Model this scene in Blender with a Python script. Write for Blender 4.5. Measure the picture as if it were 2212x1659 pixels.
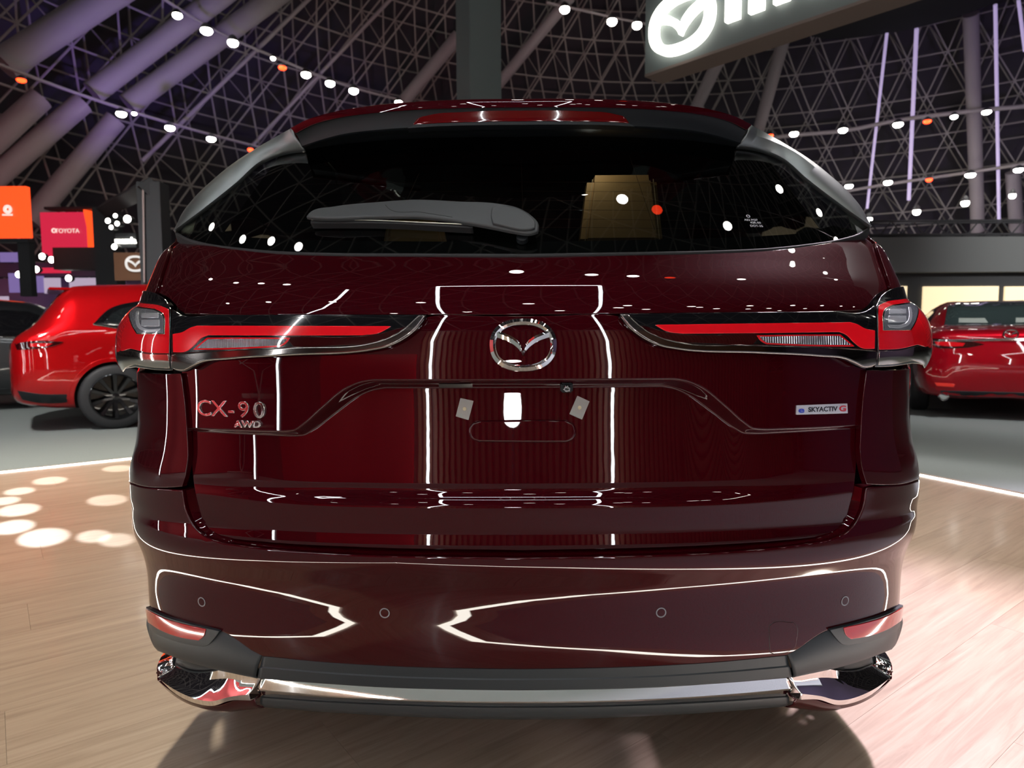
import bpy, bmesh, math, random
import numpy as np
from mathutils import Vector, Matrix
from mathutils.geometry import delaunay_2d_cdt
from mathutils.bvhtree import BVHTree

random.seed(7)
for o in list(bpy.data.objects):
    bpy.data.objects.remove(o)
scene = bpy.context.scene
COL = scene.collection

# ------------------------------------------------------------------ camera
F, PCX, PCY = 1475.0, 1106.0, 829.5          # focal length and centre in pixels of the 2212x1659 frame
CAM = np.array([-0.014, -1.48, 1.15])        # eye height 1.15 m, 1.48 m behind the rear bumper
PITCH, YAW, ROLL = (math.radians(v) for v in (-4.65, -0.4, -0.3))
FWD = np.array([math.sin(YAW) * math.cos(PITCH), math.cos(YAW) * math.cos(PITCH), math.sin(PITCH)])
_r = np.array([math.cos(YAW), -math.sin(YAW), 0.0])
_u = np.cross(_r, FWD)
RGT = _r * math.cos(ROLL) + _u * math.sin(ROLL)
UPV = -_r * math.sin(ROLL) + _u * math.cos(ROLL)
cam_data = bpy.data.cameras.new('camera')
cam_data.sensor_width = 36.0
cam_data.lens = F * 36.0 / 2212.0
cam_data.clip_end = 300
cam_data.dof.use_dof = True
cam_data.dof.focus_distance = 1.55
cam_data.dof.aperture_fstop = 5.0
cam = bpy.data.objects.new('camera', cam_data)
COL.objects.link(cam)
cam.matrix_world = Matrix(((RGT[0], UPV[0], -FWD[0], CAM[0]), (RGT[1], UPV[1], -FWD[1], CAM[1]),
                           (RGT[2], UPV[2], -FWD[2], CAM[2]), (0, 0, 0, 1)))
scene.camera = cam

# ------------------------------------------------------------------ world, exposure, large lights
scene.view_settings.view_transform = 'Standard'
scene.view_settings.look = 'None'
scene.view_settings.gamma = 1.0
scene.view_settings.use_curve_mapping = False
scene.view_settings.exposure = 0.0
world = bpy.data.worlds.new('hall_air')
scene.world = world
world.use_nodes = True
world.node_tree.nodes['Background'].inputs[0].default_value = (0.010, 0.009, 0.012, 1)
world.node_tree.nodes['Background'].inputs[1].default_value = 1.0


def aim(o, target):
    d = Vector(target) - o.location
    o.rotation_euler = d.to_track_quat('-Z', 'Y').to_euler()


def spot(loc, target, watts, col, deg, blend=0.4, rad=0.12):
    l = bpy.data.lights.new('spot_lamp', 'SPOT')
    l.energy = watts
    l.color = col
    l.spot_size = math.radians(deg)
    l.spot_blend = blend
    l.shadow_soft_size = rad
    o = bpy.data.objects.new('spot_lamp', l)
    COL.objects.link(o)
    o.location = loc
    aim(o, target)
    return o


# stage lighting: a cool-pink key from beyond the right of the car, a warm one from beyond the left,
# the neutral hall floodlights overhead and purple / red effect lights on the roof steelwork
spot((5.5, 5.5, 10.0), (3.3, 0.6, 0), 19500, (0.97, 0.83, 1.0), 34, 0.8, 0.25)
spot((3.7, 3.3, 5.4), (3.2, 2.6, 0), 900, (1.0, 0.93, 0.86), 100, 1.0, 0.25)  # added fill, lifts the stage floor in the fascia's shadow
spot((-2.9, 5.6, 6.8), (-2.4, 0.9, 0), 2900, (1.0, 0.87, 0.66), 105, 1.0, 0.25)
spot((-5.5, 1.0, 8.0), (-5.0, 7.0, 0.4), 3800, (1.0, 0.97, 0.93), 60, 0.8, 0.3)
spot((6.0, 1.5, 8.0), (6.2, 7.2, 0.4), 3400, (1.0, 0.97, 0.95), 60, 0.8, 0.3)
spot((-8, 15, 3.0), (-14, 24, 13), 1700, (0.36, 0.20, 1.0), 46, 0.9, 0.3)
spot((-6, 16, 3.0), (-9, 28, 10), 900, (0.36, 0.22, 1.0), 34, 0.9, 0.3)
spot((3, 12, 2.5), (-1, 26, 11), 900, (1.0, 0.34, 0.46), 60, 0.9, 0.3)
spot((14, 12, 3.5), (21, 30, 10), 1300, (0.55, 0.36, 1.0), 60, 0.9, 0.3)
spot((8, 12, 4), (12, 34, 9), 500, (0.95, 0.85, 0.85), 85, 0.9, 0.3)
spot((-10, 7, 2.5), (-17, 18, 5), 500, (1.0, 0.12, 0.22), 60, 0.9, 0.3)
spot((9, 4, 5), (14, 13, 2.5), 3200, (1.0, 0.97, 0.95), 70, 0.9, 0.3)
spot((-5.5, -4, 4.5), (-9.4, -4.0, 1.8), 2600, (1.0, 0.95, 0.9), 95, 0.9, 0.3)  # added spots from here on, for the unseen walls mirrored in the paint
spot((-3.4, -4.2, 4.6), (-3.6, -7.3, 1.3), 750, (1.0, 0.95, 0.9), 70, 0.8, 0.2)
spot((5.5, -3, 4.5), (9.0, -3.0, 1.8), 300, (0.75, 0.6, 1.0), 95, 0.9, 0.3)


# ------------------------------------------------------------------ pixel helpers (a pixel is a direction; the depth is given)
def ray(px, py):
    px = np.asarray(px, float)[..., None]
    py = np.asarray(py, float)[..., None]
    return RGT * (px - PCX) / F + UPV * (PCY - py) / F + FWD


def Py(px, py, Y):
    d = ray(px, py)
    return CAM + d * ((np.asarray(Y, float) - CAM[1]) / d[..., 1])[..., None]


def Pz(px, py, z):
    d = ray(px, py)
    return CAM + d * ((np.asarray(z, float) - CAM[2]) / d[..., 2])[..., None]


def centre_x(v):
    return 1132.2 - (1560.0 - v) * 0.00395


def crom(pts, n):
    """Catmull-Rom through pts, n samples spread by arc length."""
    p = np.asarray(pts, float)
    if len(p) == 2:
        return p[0] + (p[1] - p[0]) * np.linspace(0, 1, n)[:, None]
    q = np.vstack([2 * p[0] - p[1], p, 2 * p[-1] - p[-2]])
    out = []
    t = np.linspace(0, 1, 24, endpoint=False)[:, None]
    for i in range(len(p) - 1):
        a, b, c, d = q[i], q[i + 1], q[i + 2], q[i + 3]
        # centripetal-ish tension keeps long/short neighbours from overshooting
        l0, l1, l2 = (max(np.linalg.norm(v), 1e-9) for v in (b - a, c - b, d - c))
        m1 = ((b - a) / l0 * l1 + (c - b) / l1 * l0) / (l0 + l1) * l1
        m2 = ((c - b) / l1 * l2 + (d - c) / l2 * l1) / (l1 + l2) * l1
        out.append((2 * t**3 - 3 * t**2 + 1) * b + (t**3 - 2 * t**2 + t) * m1 + (-2 * t**3 + 3 * t**2) * c + (t**3 - t**2) * m2)
    out = np.vstack(out + [p[-1:]])
    s = np.r_[0, np.cumsum(np.linalg.norm(np.diff(out, axis=0), axis=1))]
    u = np.linspace(0, s[-1], n)
    return np.stack([np.interp(u, s, out[:, k]) for k in range(p.shape[1])], -1)


def path(*segs, step=6.0):
    """several smooth runs joined at corners, points roughly `step` apart; no repeated points"""
    out = []
    for s in segs:
        s = np.asarray(s, float)
        L = np.linalg.norm(np.diff(s, axis=0), axis=1).sum()
        c = crom(s, max(2, int(L / step) + 1))
        if out and np.linalg.norm(out[-1] - c[0]) < step * 0.3:
            c = c[1:]
        out.extend(c)
    if np.linalg.norm(out[0] - out[-1]) < step * 0.3:
        out = out[:-1]
    return np.array(out)


def chalf(pts, n):
    """smooth half curve that ends on the centre plane with a level tangent (its mirror image carries on)"""
    p = np.asarray(pts, float)
    ext = np.vstack([p, [[2 * p[-1, 0] - p[-2, 0], p[-2, 1]]]])
    c = crom(ext, 600)
    c = np.vstack([c[c[:, 0] < p[-1, 0] - 1e-6], p[-1:]])
    s = np.r_[0, np.cumsum(np.linalg.norm(np.diff(c, axis=0), axis=1))]
    u = np.linspace(0, s[-1], n)
    return np.stack([np.interp(u, s, c[:, k]) for k in range(2)], -1)


def pchip(xk, yk, x):
    xk = np.asarray(xk, float); yk = np.asarray(yk, float)
    x = np.clip(np.asarray(x, float), xk[0], xk[-1])
    h = np.diff(xk); d = np.diff(yk) / h
    m = np.zeros_like(yk); m[0] = d[0]; m[-1] = d[-1]
    for i in range(1, len(xk) - 1):
        if d[i - 1] * d[i] > 0:
            w1 = 2 * h[i] + h[i - 1]; w2 = h[i] + 2 * h[i - 1]
            m[i] = (w1 + w2) / (w1 / d[i - 1] + w2 / d[i])
    i = np.clip(np.searchsorted(xk, x, side='right') - 1, 0, len(xk) - 2)
    t = (x - xk[i]) / h[i]; t2 = t * t; t3 = t2 * t
    return (2*t3 - 3*t2 + 1)*yk[i] + (t3 - 2*t2 + t)*h[i]*m[i] + (-2*t3 + 3*t2)*yk[i+1] + (t3 - t2)*h[i]*m[i+1]


def sstep(t):
    t = np.clip(t, 0, 1)
    return t * t * t * (t * (6 * t - 15) + 10)


# ------------------------------------------------------------------ materials (all procedural)
MATS = {}


def mat(name, col=(0.5, 0.5, 0.5), rough=0.5, metal=0.0, coat=0.0, coat_rough=0.02, emit=None, strength=0.0, trans=0.0,
        spec=0.5, ior=1.5):
    if name in MATS:
        return MATS[name]
    m = bpy.data.materials.new(name)
    m.use_nodes = True
    b = m.node_tree.nodes['Principled BSDF']
    b.inputs['Base Color'].default_value = (*col, 1)
    b.inputs['Roughness'].default_value = rough
    b.inputs['Metallic'].default_value = metal
    b.inputs['Coat Weight'].default_value = coat
    b.inputs['Coat Roughness'].default_value = coat_rough
    b.inputs['Specular IOR Level'].default_value = spec
    b.inputs['IOR'].default_value = ior
    b.inputs['Transmission Weight'].default_value = trans
    if emit:
        b.inputs['Emission Color'].default_value = (*emit, 1)
        b.inputs['Emission Strength'].default_value = strength
    MATS[name] = m
    return m


def nodes_of(m):
    return m.node_tree.nodes, m.node_tree.links, m.node_tree.nodes['Principled BSDF']


def add_noise_bump(m, scale, strength, dist=0.002, detail=3):
    n, l, b = nodes_of(m)
    tc = n.new('ShaderNodeTexCoord'); nz = n.new('ShaderNodeTexNoise'); bp = n.new('ShaderNodeBump')
    nz.inputs['Scale'].default_value = scale; nz.inputs['Detail'].default_value = detail
    bp.inputs['Strength'].default_value = strength; bp.inputs['Distance'].default_value = dist
    l.new(tc.outputs['Object'], nz.inputs['Vector']); l.new(nz.outputs['Fac'], bp.inputs['Height'])
    l.new(bp.outputs['Normal'], b.inputs['Normal'])


def glassy(name, tint, refl_boost=1.0, ior=1.5, rough=0.0):
    """thin tinted pane: transparent tint under a fresnel mirror coat"""
    m = bpy.data.materials.new(name); m.use_nodes = True
    n, l = m.node_tree.nodes, m.node_tree.links
    n.clear()
    out = n.new('ShaderNodeOutputMaterial'); mx = n.new('ShaderNodeMixShader'); tr = n.new('ShaderNodeBsdfTransparent')
    gl = n.new('ShaderNodeBsdfGlossy'); fr = n.new('ShaderNodeFresnel'); mm = n.new('ShaderNodeMath')
    tr.inputs[0].default_value = (*tint, 1); gl.inputs['Roughness'].default_value = rough
    gl.inputs['Color'].default_value = (1, 1, 1, 1)
    fr.inputs['IOR'].default_value = ior
    mm.operation = 'MULTIPLY'; mm.inputs[1].default_value = refl_boost; mm.use_clamp = True
    l.new(fr.outputs[0], mm.inputs[0]); l.new(mm.outputs[0], mx.inputs[0])
    l.new(tr.outputs[0], mx.inputs[1]); l.new(gl.outputs[0], mx.inputs[2]); l.new(mx.outputs[0], out.inputs[0])
    MATS[name] = m
    return m


PAINT = mat('maroon_paint', (0.035, 0.0004, 0.0025), 0.42, 0.25, 1.0, 0.012, spec=0.0)
RED = mat('bright_red_paint', (0.42, 0.004, 0.006), 0.35, 0.45, 1.0, 0.02, spec=0.0)
RED2 = mat('crystal_red_paint', (0.30, 0.003, 0.010), 0.35, 0.5, 1.0, 0.02, spec=0.0)
DARKPAINT = mat('black_car_paint', (0.01, 0.011, 0.013), 0.3, 0.2, 1.0, 0.02)
BLACKPL = mat('matt_black_plastic', (0.008, 0.010, 0.012), 0.46, 0.0, spec=0.3)
add_noise_bump(BLACKPL, 900, 0.12, 0.0006)
GREYPL = mat('dark_grey_cladding', (0.014, 0.019, 0.023), 0.45, 0.0, spec=0.5)
add_noise_bump(GREYPL, 900, 0.15, 0.0006)
GLOSSBLK = mat('piano_black', (0.004, 0.004, 0.005), 0.08, 0.0, 1.0, 0.01)
SILVER = mat('satin_silver_trim', (0.21, 0.225, 0.225), 0.36, 0.85)
add_noise_bump(SILVER, 1400, 0.10, 0.0006)
CHROME = mat('chrome', (0.86, 0.87, 0.88), 0.035, 1.0)
DCHROME = mat('smoked_chrome', (0.30, 0.28, 0.27), 0.07, 1.0)
RUBBER = mat('black_rubber', (0.012, 0.012, 0.013), 0.6)
TYRE = mat('tyre_rubber', (0.014, 0.014, 0.016), 0.62)
REDLENS = mat('red_lamp_lens', (0.62, 0.004, 0.010), 0.06, 0.0, 1.0, 0.01)
REDLIGHTGUIDE = mat('red_light_guide', (0.80, 0.006, 0.014), 0.10, 0.0, 1.0, 0.01)
DARKLENS = mat('smoked_red_lens', (0.025, 0.001, 0.002), 0.06, 0.0, 1.0, 0.01)
STOPLENS = mat('stop_lamp_lens', (0.10, 0.001, 0.002), 0.08, 0.0, 1.0, 0.01)
CLEARLENS = mat('clear_lamp_lens', (0.62, 0.65, 0.70), 0.20, 0.6, 1.0, 0.01)
LAMPGLASS = mat('smoky_lamp_window', (0.17, 0.185, 0.21), 0.16, 0.4, 1.0, 0.01)
LAMPLIP = mat('lamp_chrome_lip', (0.55, 0.50, 0.45), 0.08, 1.0)
REFLECTOR = mat('bumper_reflector', (0.42, 0.010, 0.014), 0.10, 0.0, 1.0, 0.01)
TAPE = mat('grey_tape', (0.30, 0.29, 0.27), 0.8)
add_noise_bump(TAPE, 700, 0.35, 0.001)
TAN = mat('tan_leather', (0.52, 0.30, 0.11), 0.55)
TANSTITCH = mat('tan_stitching', (0.60, 0.42, 0.22), 0.8)
INTERIOR = mat('dark_cabin_trim', (0.012, 0.013, 0.014), 0.7)
TINT = glassy('tinted_rear_glass', (0.20, 0.23, 0.22), 1.0, 1.5)
SIDEGLASS = glassy('dark_side_glass', (0.05, 0.055, 0.06), 1.3, 1.55)
CLEARGLASS = glassy('clear_car_glass', (0.42, 0.48, 0.47), 1.3, 1.5)
WHITEPRINT = mat('white_print', (0.55, 0.56, 0.58), 0.6)
STEEL = mat('painted_steel', (0.34, 0.30, 0.31), 0.6)
BAR = mat('space_frame_steel', (0.36, 0.33, 0.31), 0.6)
DOME = mat('roof_cladding', (0.055, 0.048, 0.06), 0.9)
GREYWALL = mat('grey_booth_wall', (0.16, 0.17, 0.17), 0.8)
DARKWALL = mat('charcoal_booth_wall', (0.045, 0.048, 0.052), 0.8)
FASCIA = mat('dark_green_grey_fascia', (0.085, 0.105, 0.105), 0.6)
BROWN = mat('brown_sign_board', (0.17, 0.075, 0.035), 0.6)
LETTER = mat('lit_white_letter', (0.9, 0.9, 0.85), 0.5, emit=(1.0, 0.97, 0.86), strength=5.5)
LAMPWHITE = mat('floodlight_lens', (1, 1, 1), 0.4, emit=(1.0, 0.97, 0.88), strength=45)
LAMPWHITE2 = mat('small_spot_lens', (1, 1, 1), 0.4, emit=(1.0, 0.95, 0.88), strength=14)
LAMPRED = mat('red_effect_lens', (1, 0.2, 0.1), 0.4, emit=(1.0, 0.035, 0.006), strength=9)
LED = mat('white_led_strip', (1, 1, 1), 0.4, emit=(1.0, 0.95, 0.84), strength=22)
LEDCOOL = mat('cool_led_strip', (1, 1, 1), 0.4, emit=(0.93, 0.97, 1.0), strength=45)
LEDPURPLE = mat('lilac_led_strip', (0.8, 0.7, 1), 0.4, emit=(0.60, 0.48, 0.95), strength=0.6)
SCREENORANGE = mat('orange_red_screen', (0.02, 0.02, 0.02), 0.4, emit=(1.0, 0.075, 0.012), strength=1.5)
SCREENPINK = mat('crimson_screen', (0.02, 0.02, 0.02), 0.4, emit=(0.66, 0.020, 0.060), strength=1.0)
SCREENWHITE = mat('screen_white', (0.9, 0.9, 0.9), 0.4, emit=(1.0, 0.80, 0.72), strength=0.9)
SCREENLILAC = mat('lilac_screen', (0.1, 0.1, 0.1), 0.4, emit=(0.50, 0.36, 0.95), strength=0.36)
SCREENSOFT = mat('soft_white_screen', (0.1, 0.1, 0.1), 0.4, emit=(0.88, 0.72, 0.95), strength=0.5)
CREAMBOX = mat('cream_lightbox', (0.8, 0.7, 0.5), 0.5, emit=(1.0, 0.78, 0.46), strength=0.95)
BLUEPR = mat('blue_print', (0.03, 0.06, 0.45), 0.4)
REDPR = mat('red_print', (0.50, 0.02, 0.04), 0.4)
INKPR = mat('dark_print', (0.02, 0.02, 0.03), 0.4)
CARPET = mat('grey_green_carpet', (0.17, 0.192, 0.190), 0.95)
add_noise_bump(CARPET, 60, 0.5, 0.01, 6)
WOOD = mat('oak_print_planks', (0.4, 0.28, 0.18), 0.30, coat=0.15, coat_rough=0.1)
_n, _l, _b = nodes_of(WOOD)
_tc = _n.new('ShaderNodeTexCoord'); _mp = _n.new('ShaderNodeMapping'); _nz = _n.new('ShaderNodeTexNoise'); _nz2 = _n.new('ShaderNodeTexNoise')
_mp.inputs['Scale'].default_value = (1.1, 22, 1)
_oi = _n.new('ShaderNodeObjectInfo'); _ad = _n.new('ShaderNodeVectorMath'); _ad.operation = 'ADD'
_ml = _n.new('ShaderNodeVectorMath'); _ml.operation = 'SCALE'; _ml.inputs['Scale'].default_value = 37.0
_cb = _n.new('ShaderNodeCombineXYZ')
for _k in range(3):
    _l.new(_oi.outputs['Random'], _cb.inputs[_k])
_l.new(_cb.outputs[0], _ml.inputs[0]); _l.new(_tc.outputs['Object'], _mp.inputs[0]); _l.new(_mp.outputs[0], _ad.inputs[0]); _l.new(_ml.outputs[0], _ad.inputs[1])
_nz.inputs['Scale'].default_value = 1.6; _nz.inputs['Detail'].default_value = 7; _nz.inputs['Roughness'].default_value = 0.62; _nz.inputs['Distortion'].default_value = 1.1
_nz2.inputs['Scale'].default_value = 0.55; _nz2.inputs['Detail'].default_value = 2
_rp = _n.new('ShaderNodeValToRGB')
_rp.color_ramp.elements[0].position = 0.28; _rp.color_ramp.elements[0].color = (0.255, 0.188, 0.140, 1)
_rp.color_ramp.elements[1].position = 0.72; _rp.color_ramp.elements[1].color = (0.405, 0.318, 0.248, 1)
_e = _rp.color_ramp.elements.new(0.5); _e.color = (0.345, 0.262, 0.196, 1)
_hs = _n.new('ShaderNodeHueSaturation'); _mr = _n.new('ShaderNodeMapRange')
_mr.inputs['To Min'].default_value = 0.86; _mr.inputs['To Max'].default_value = 1.12
_l.new(_ad.outputs[0], _nz.inputs['Vector']); _l.new(_ad.outputs[0], _nz2.inputs['Vector'])
_l.new(_nz.outputs['Fac'], _rp.inputs[0]); _l.new(_nz2.outputs['Fac'], _mr.inputs['Value']); _l.new(_mr.outputs[0], _hs.inputs['Value'])
_l.new(_rp.outputs[0], _hs.inputs['Color']); _l.new(_hs.outputs[0], _b.inputs['Base Color'])


# ------------------------------------------------------------------ object helpers
def link(o, parent=None):
    COL.objects.link(o)
    if parent is not None:
        o.parent = parent
    return o


def tag(o, label=None, cat=None, group=None, kind=None):
    if label:
        o['label'] = label
    if cat:
        o['category'] = cat
    if group:
        o['group'] = group
    if kind:
        o['kind'] = kind
    return o


def empty(name, loc=(0, 0, 0), rz=0.0):
    o = bpy.data.objects.new(name, None)
    o.empty_display_size = 0.2
    o.location = loc
    o.rotation_euler = (0, 0, rz)
    return link(o)


def mesh_obj(name, V, Fc, m, parent=None, smooth=None, normals=None):
    me = bpy.data.meshes.new(name)
    me.from_pydata([tuple(map(float, v)) for v in V], [], [tuple(map(int, f)) for f in Fc])
    me.update()
    if normals is not None:
        me.shade_smooth()
        me.normals_split_custom_set_from_vertices([tuple(map(float, v)) for v in normals])
    elif smooth is not None:
        me.shade_smooth()
        me.set_sharp_from_angle(angle=math.radians(smooth))
    if m is not None:
        me.materials.append(m)
    o = bpy.data.objects.new(name, me)
    return link(o, parent)


def copy_tree(o, parent=None):
    c = o.copy(); COL.objects.link(c); c.parent = parent
    for ch in o.children:
        copy_tree(ch, c)
    return c


def box(name, c, s, m, parent=None, rz=0.0, bevel=0.0):
    bm = bmesh.new()
    bmesh.ops.create_cube(bm, size=1.0)
    bmesh.ops.scale(bm, vec=s, verts=bm.verts)
    if bevel:
        bmesh.ops.bevel(bm, geom=bm.edges[:], offset=bevel, segments=2, affect='EDGES')
    bmesh.ops.rotate(bm, cent=(0, 0, 0), matrix=Matrix.Rotation(rz, 3, 'Z'), verts=bm.verts)
    bmesh.ops.translate(bm, vec=c, verts=bm.verts)
    me = bpy.data.meshes.new(name); bm.to_mesh(me); bm.free()
    me.materials.append(m)
    return link(bpy.data.objects.new(name, me), parent)


def tube_geo(pts, rad, n=10, cap=True):
    """tube along a polyline; rad a number or a list"""
    P = np.asarray(pts, float); k = len(P)
    rad = np.full(k, rad) if np.isscalar(rad) else np.asarray(rad, float)
    T = np.gradient(P, axis=0); T /= np.linalg.norm(T, axis=1)[:, None]
    ref = np.array([0, 0, 1.0]) if abs(T[0][2]) < 0.9 else np.array([1.0, 0, 0])
    V, Fc = [], []
    for i in range(k):
        a = np.cross(T[i], ref); a /= np.linalg.norm(a); b = np.cross(T[i], a)
        for j in range(n):
            t = 2 * math.pi * j / n
            V.append(P[i] + rad[i] * (math.cos(t) * a + math.sin(t) * b))
    for i in range(k - 1):
        for j in range(n):
            j2 = (j + 1) % n
            Fc.append((i * n + j, (i + 1) * n + j, (i + 1) * n + j2, i * n + j2))
    if cap:
        Fc.append(tuple(range(n))); Fc.append(tuple(range((k - 1) * n, k * n))[::-1])
    return V, Fc


def tube(name, pts, rad, m, parent=None, n=10, smooth=50):
    V, Fc = tube_geo(pts, rad, n)
    return mesh_obj(name, V, Fc, m, parent, smooth)


def lathe(name, prof, m, parent=None, n=32, axis='z', loc=(0, 0, 0), smooth=40, caps=True):
    """prof: (radius, height) pairs; axis along which the height runs"""
    V, Fc = [], []
    for r, h in prof:
        for j in range(n):
            t = 2 * math.pi * j / n
            p = (r * math.cos(t), r * math.sin(t), h)
            if axis == 'x':
                p = (p[2], p[0], p[1])
            elif axis == 'y':
                p = (p[0], p[2], p[1])
            V.append(p)
    k = len(prof)
    for i in range(k - 1):
        for j in range(n):
            j2 = (j + 1) % n
            f = (i * n + j, i * n + j2, (i + 1) * n + j2, (i + 1) * n + j)
            Fc.append(f[::-1] if axis == 'y' else f)
    if caps and prof[0][0] > 1e-6:
        Fc.append(tuple(range(n))[::-1] if axis != 'y' else tuple(range(n)))
    if caps and prof[-1][0] > 1e-6:
        Fc.append(tuple(range((k - 1) * n, k * n)) if axis != 'y' else tuple(range((k - 1) * n, k * n))[::-1])
    o = mesh_obj(name, V, Fc, m, parent, smooth)
    o.location = loc
    return o


def loft(name, curves, m, parent=None, smooth=35, thick=0.0, flip=False, close=False):
    """surface through curves of equal length (k x n x 3); optional thickness turns it into a closed shell"""
    C = np.asarray(curves, float); k, n = C.shape[:2]
    V = C.reshape(-1, 3)
    Fc = []
    rows = k if close else k - 1
    for i in range(rows):
        i2 = (i + 1) % k
        for j in range(n - 1):
            f = (i * n + j, i2 * n + j, i2 * n + j + 1, i * n + j + 1)
            Fc.append(f[::-1] if flip else f)
    o = mesh_obj(name, V, Fc, m, parent, smooth)
    if thick:
        md = o.modifiers.new('shell', 'SOLIDIFY'); md.thickness = thick; md.offset = -1.0
    return o


def mirror_mesh(o, name, parent=None):
    """mirror image in X (for things built about the car's centre plane)"""
    me = o.data.copy()
    n_old = None
    co = np.empty(len(me.vertices) * 3); me.vertices.foreach_get('co', co)
    co = co.reshape(-1, 3); co[:, 0] *= -1
    faces = [tuple(p.vertices)[::-1] for p in o.data.polygons]
    nm = bpy.data.meshes.new(name)
    nm.from_pydata(co.tolist(), [], faces); nm.update()
    if o.get('_vn') is not None:
        vn = np.array(NORMALS[o.name]); vn[:, 0] *= -1
        nm.shade_smooth(); nm.normals_split_custom_set_from_vertices(vn.tolist())
    else:
        nm.shade_smooth(); nm.set_sharp_from_angle(angle=math.radians(35))
    for mm in o.data.materials:
        nm.materials.append(mm)
    c = bpy.data.objects.new(name, nm)
    for md in o.modifiers:
        if md.type == 'SOLIDIFY':
            w = c.modifiers.new('shell', 'SOLIDIFY'); w.thickness = md.thickness; w.offset = md.offset
    return link(c, parent)


NORMALS = {}


# ------------------------------------------------------------------ panels: outlines on a curved skin, triangulated, with rounded edges
def in_poly(pts, poly):
    x, y = pts[:, 0], pts[:, 1]
    inside = np.zeros(len(pts), bool)
    x1, y1 = poly[:, 0], poly[:, 1]
    x2, y2 = np.roll(x1, -1), np.roll(y1, -1)
    for a, b, c, d in zip(x1, y1, x2, y2):
        if b == d:
            continue
        cond = ((b > y) != (d > y))
        inside ^= cond & (x < (c - a) * (y - b) / (d - b) + a)
    return inside


def area2(p):
    x, y = p[:, 0], p[:, 1]
    return float(np.dot(x, np.roll(y, -1)) - np.dot(y, np.roll(x, -1)))


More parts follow.
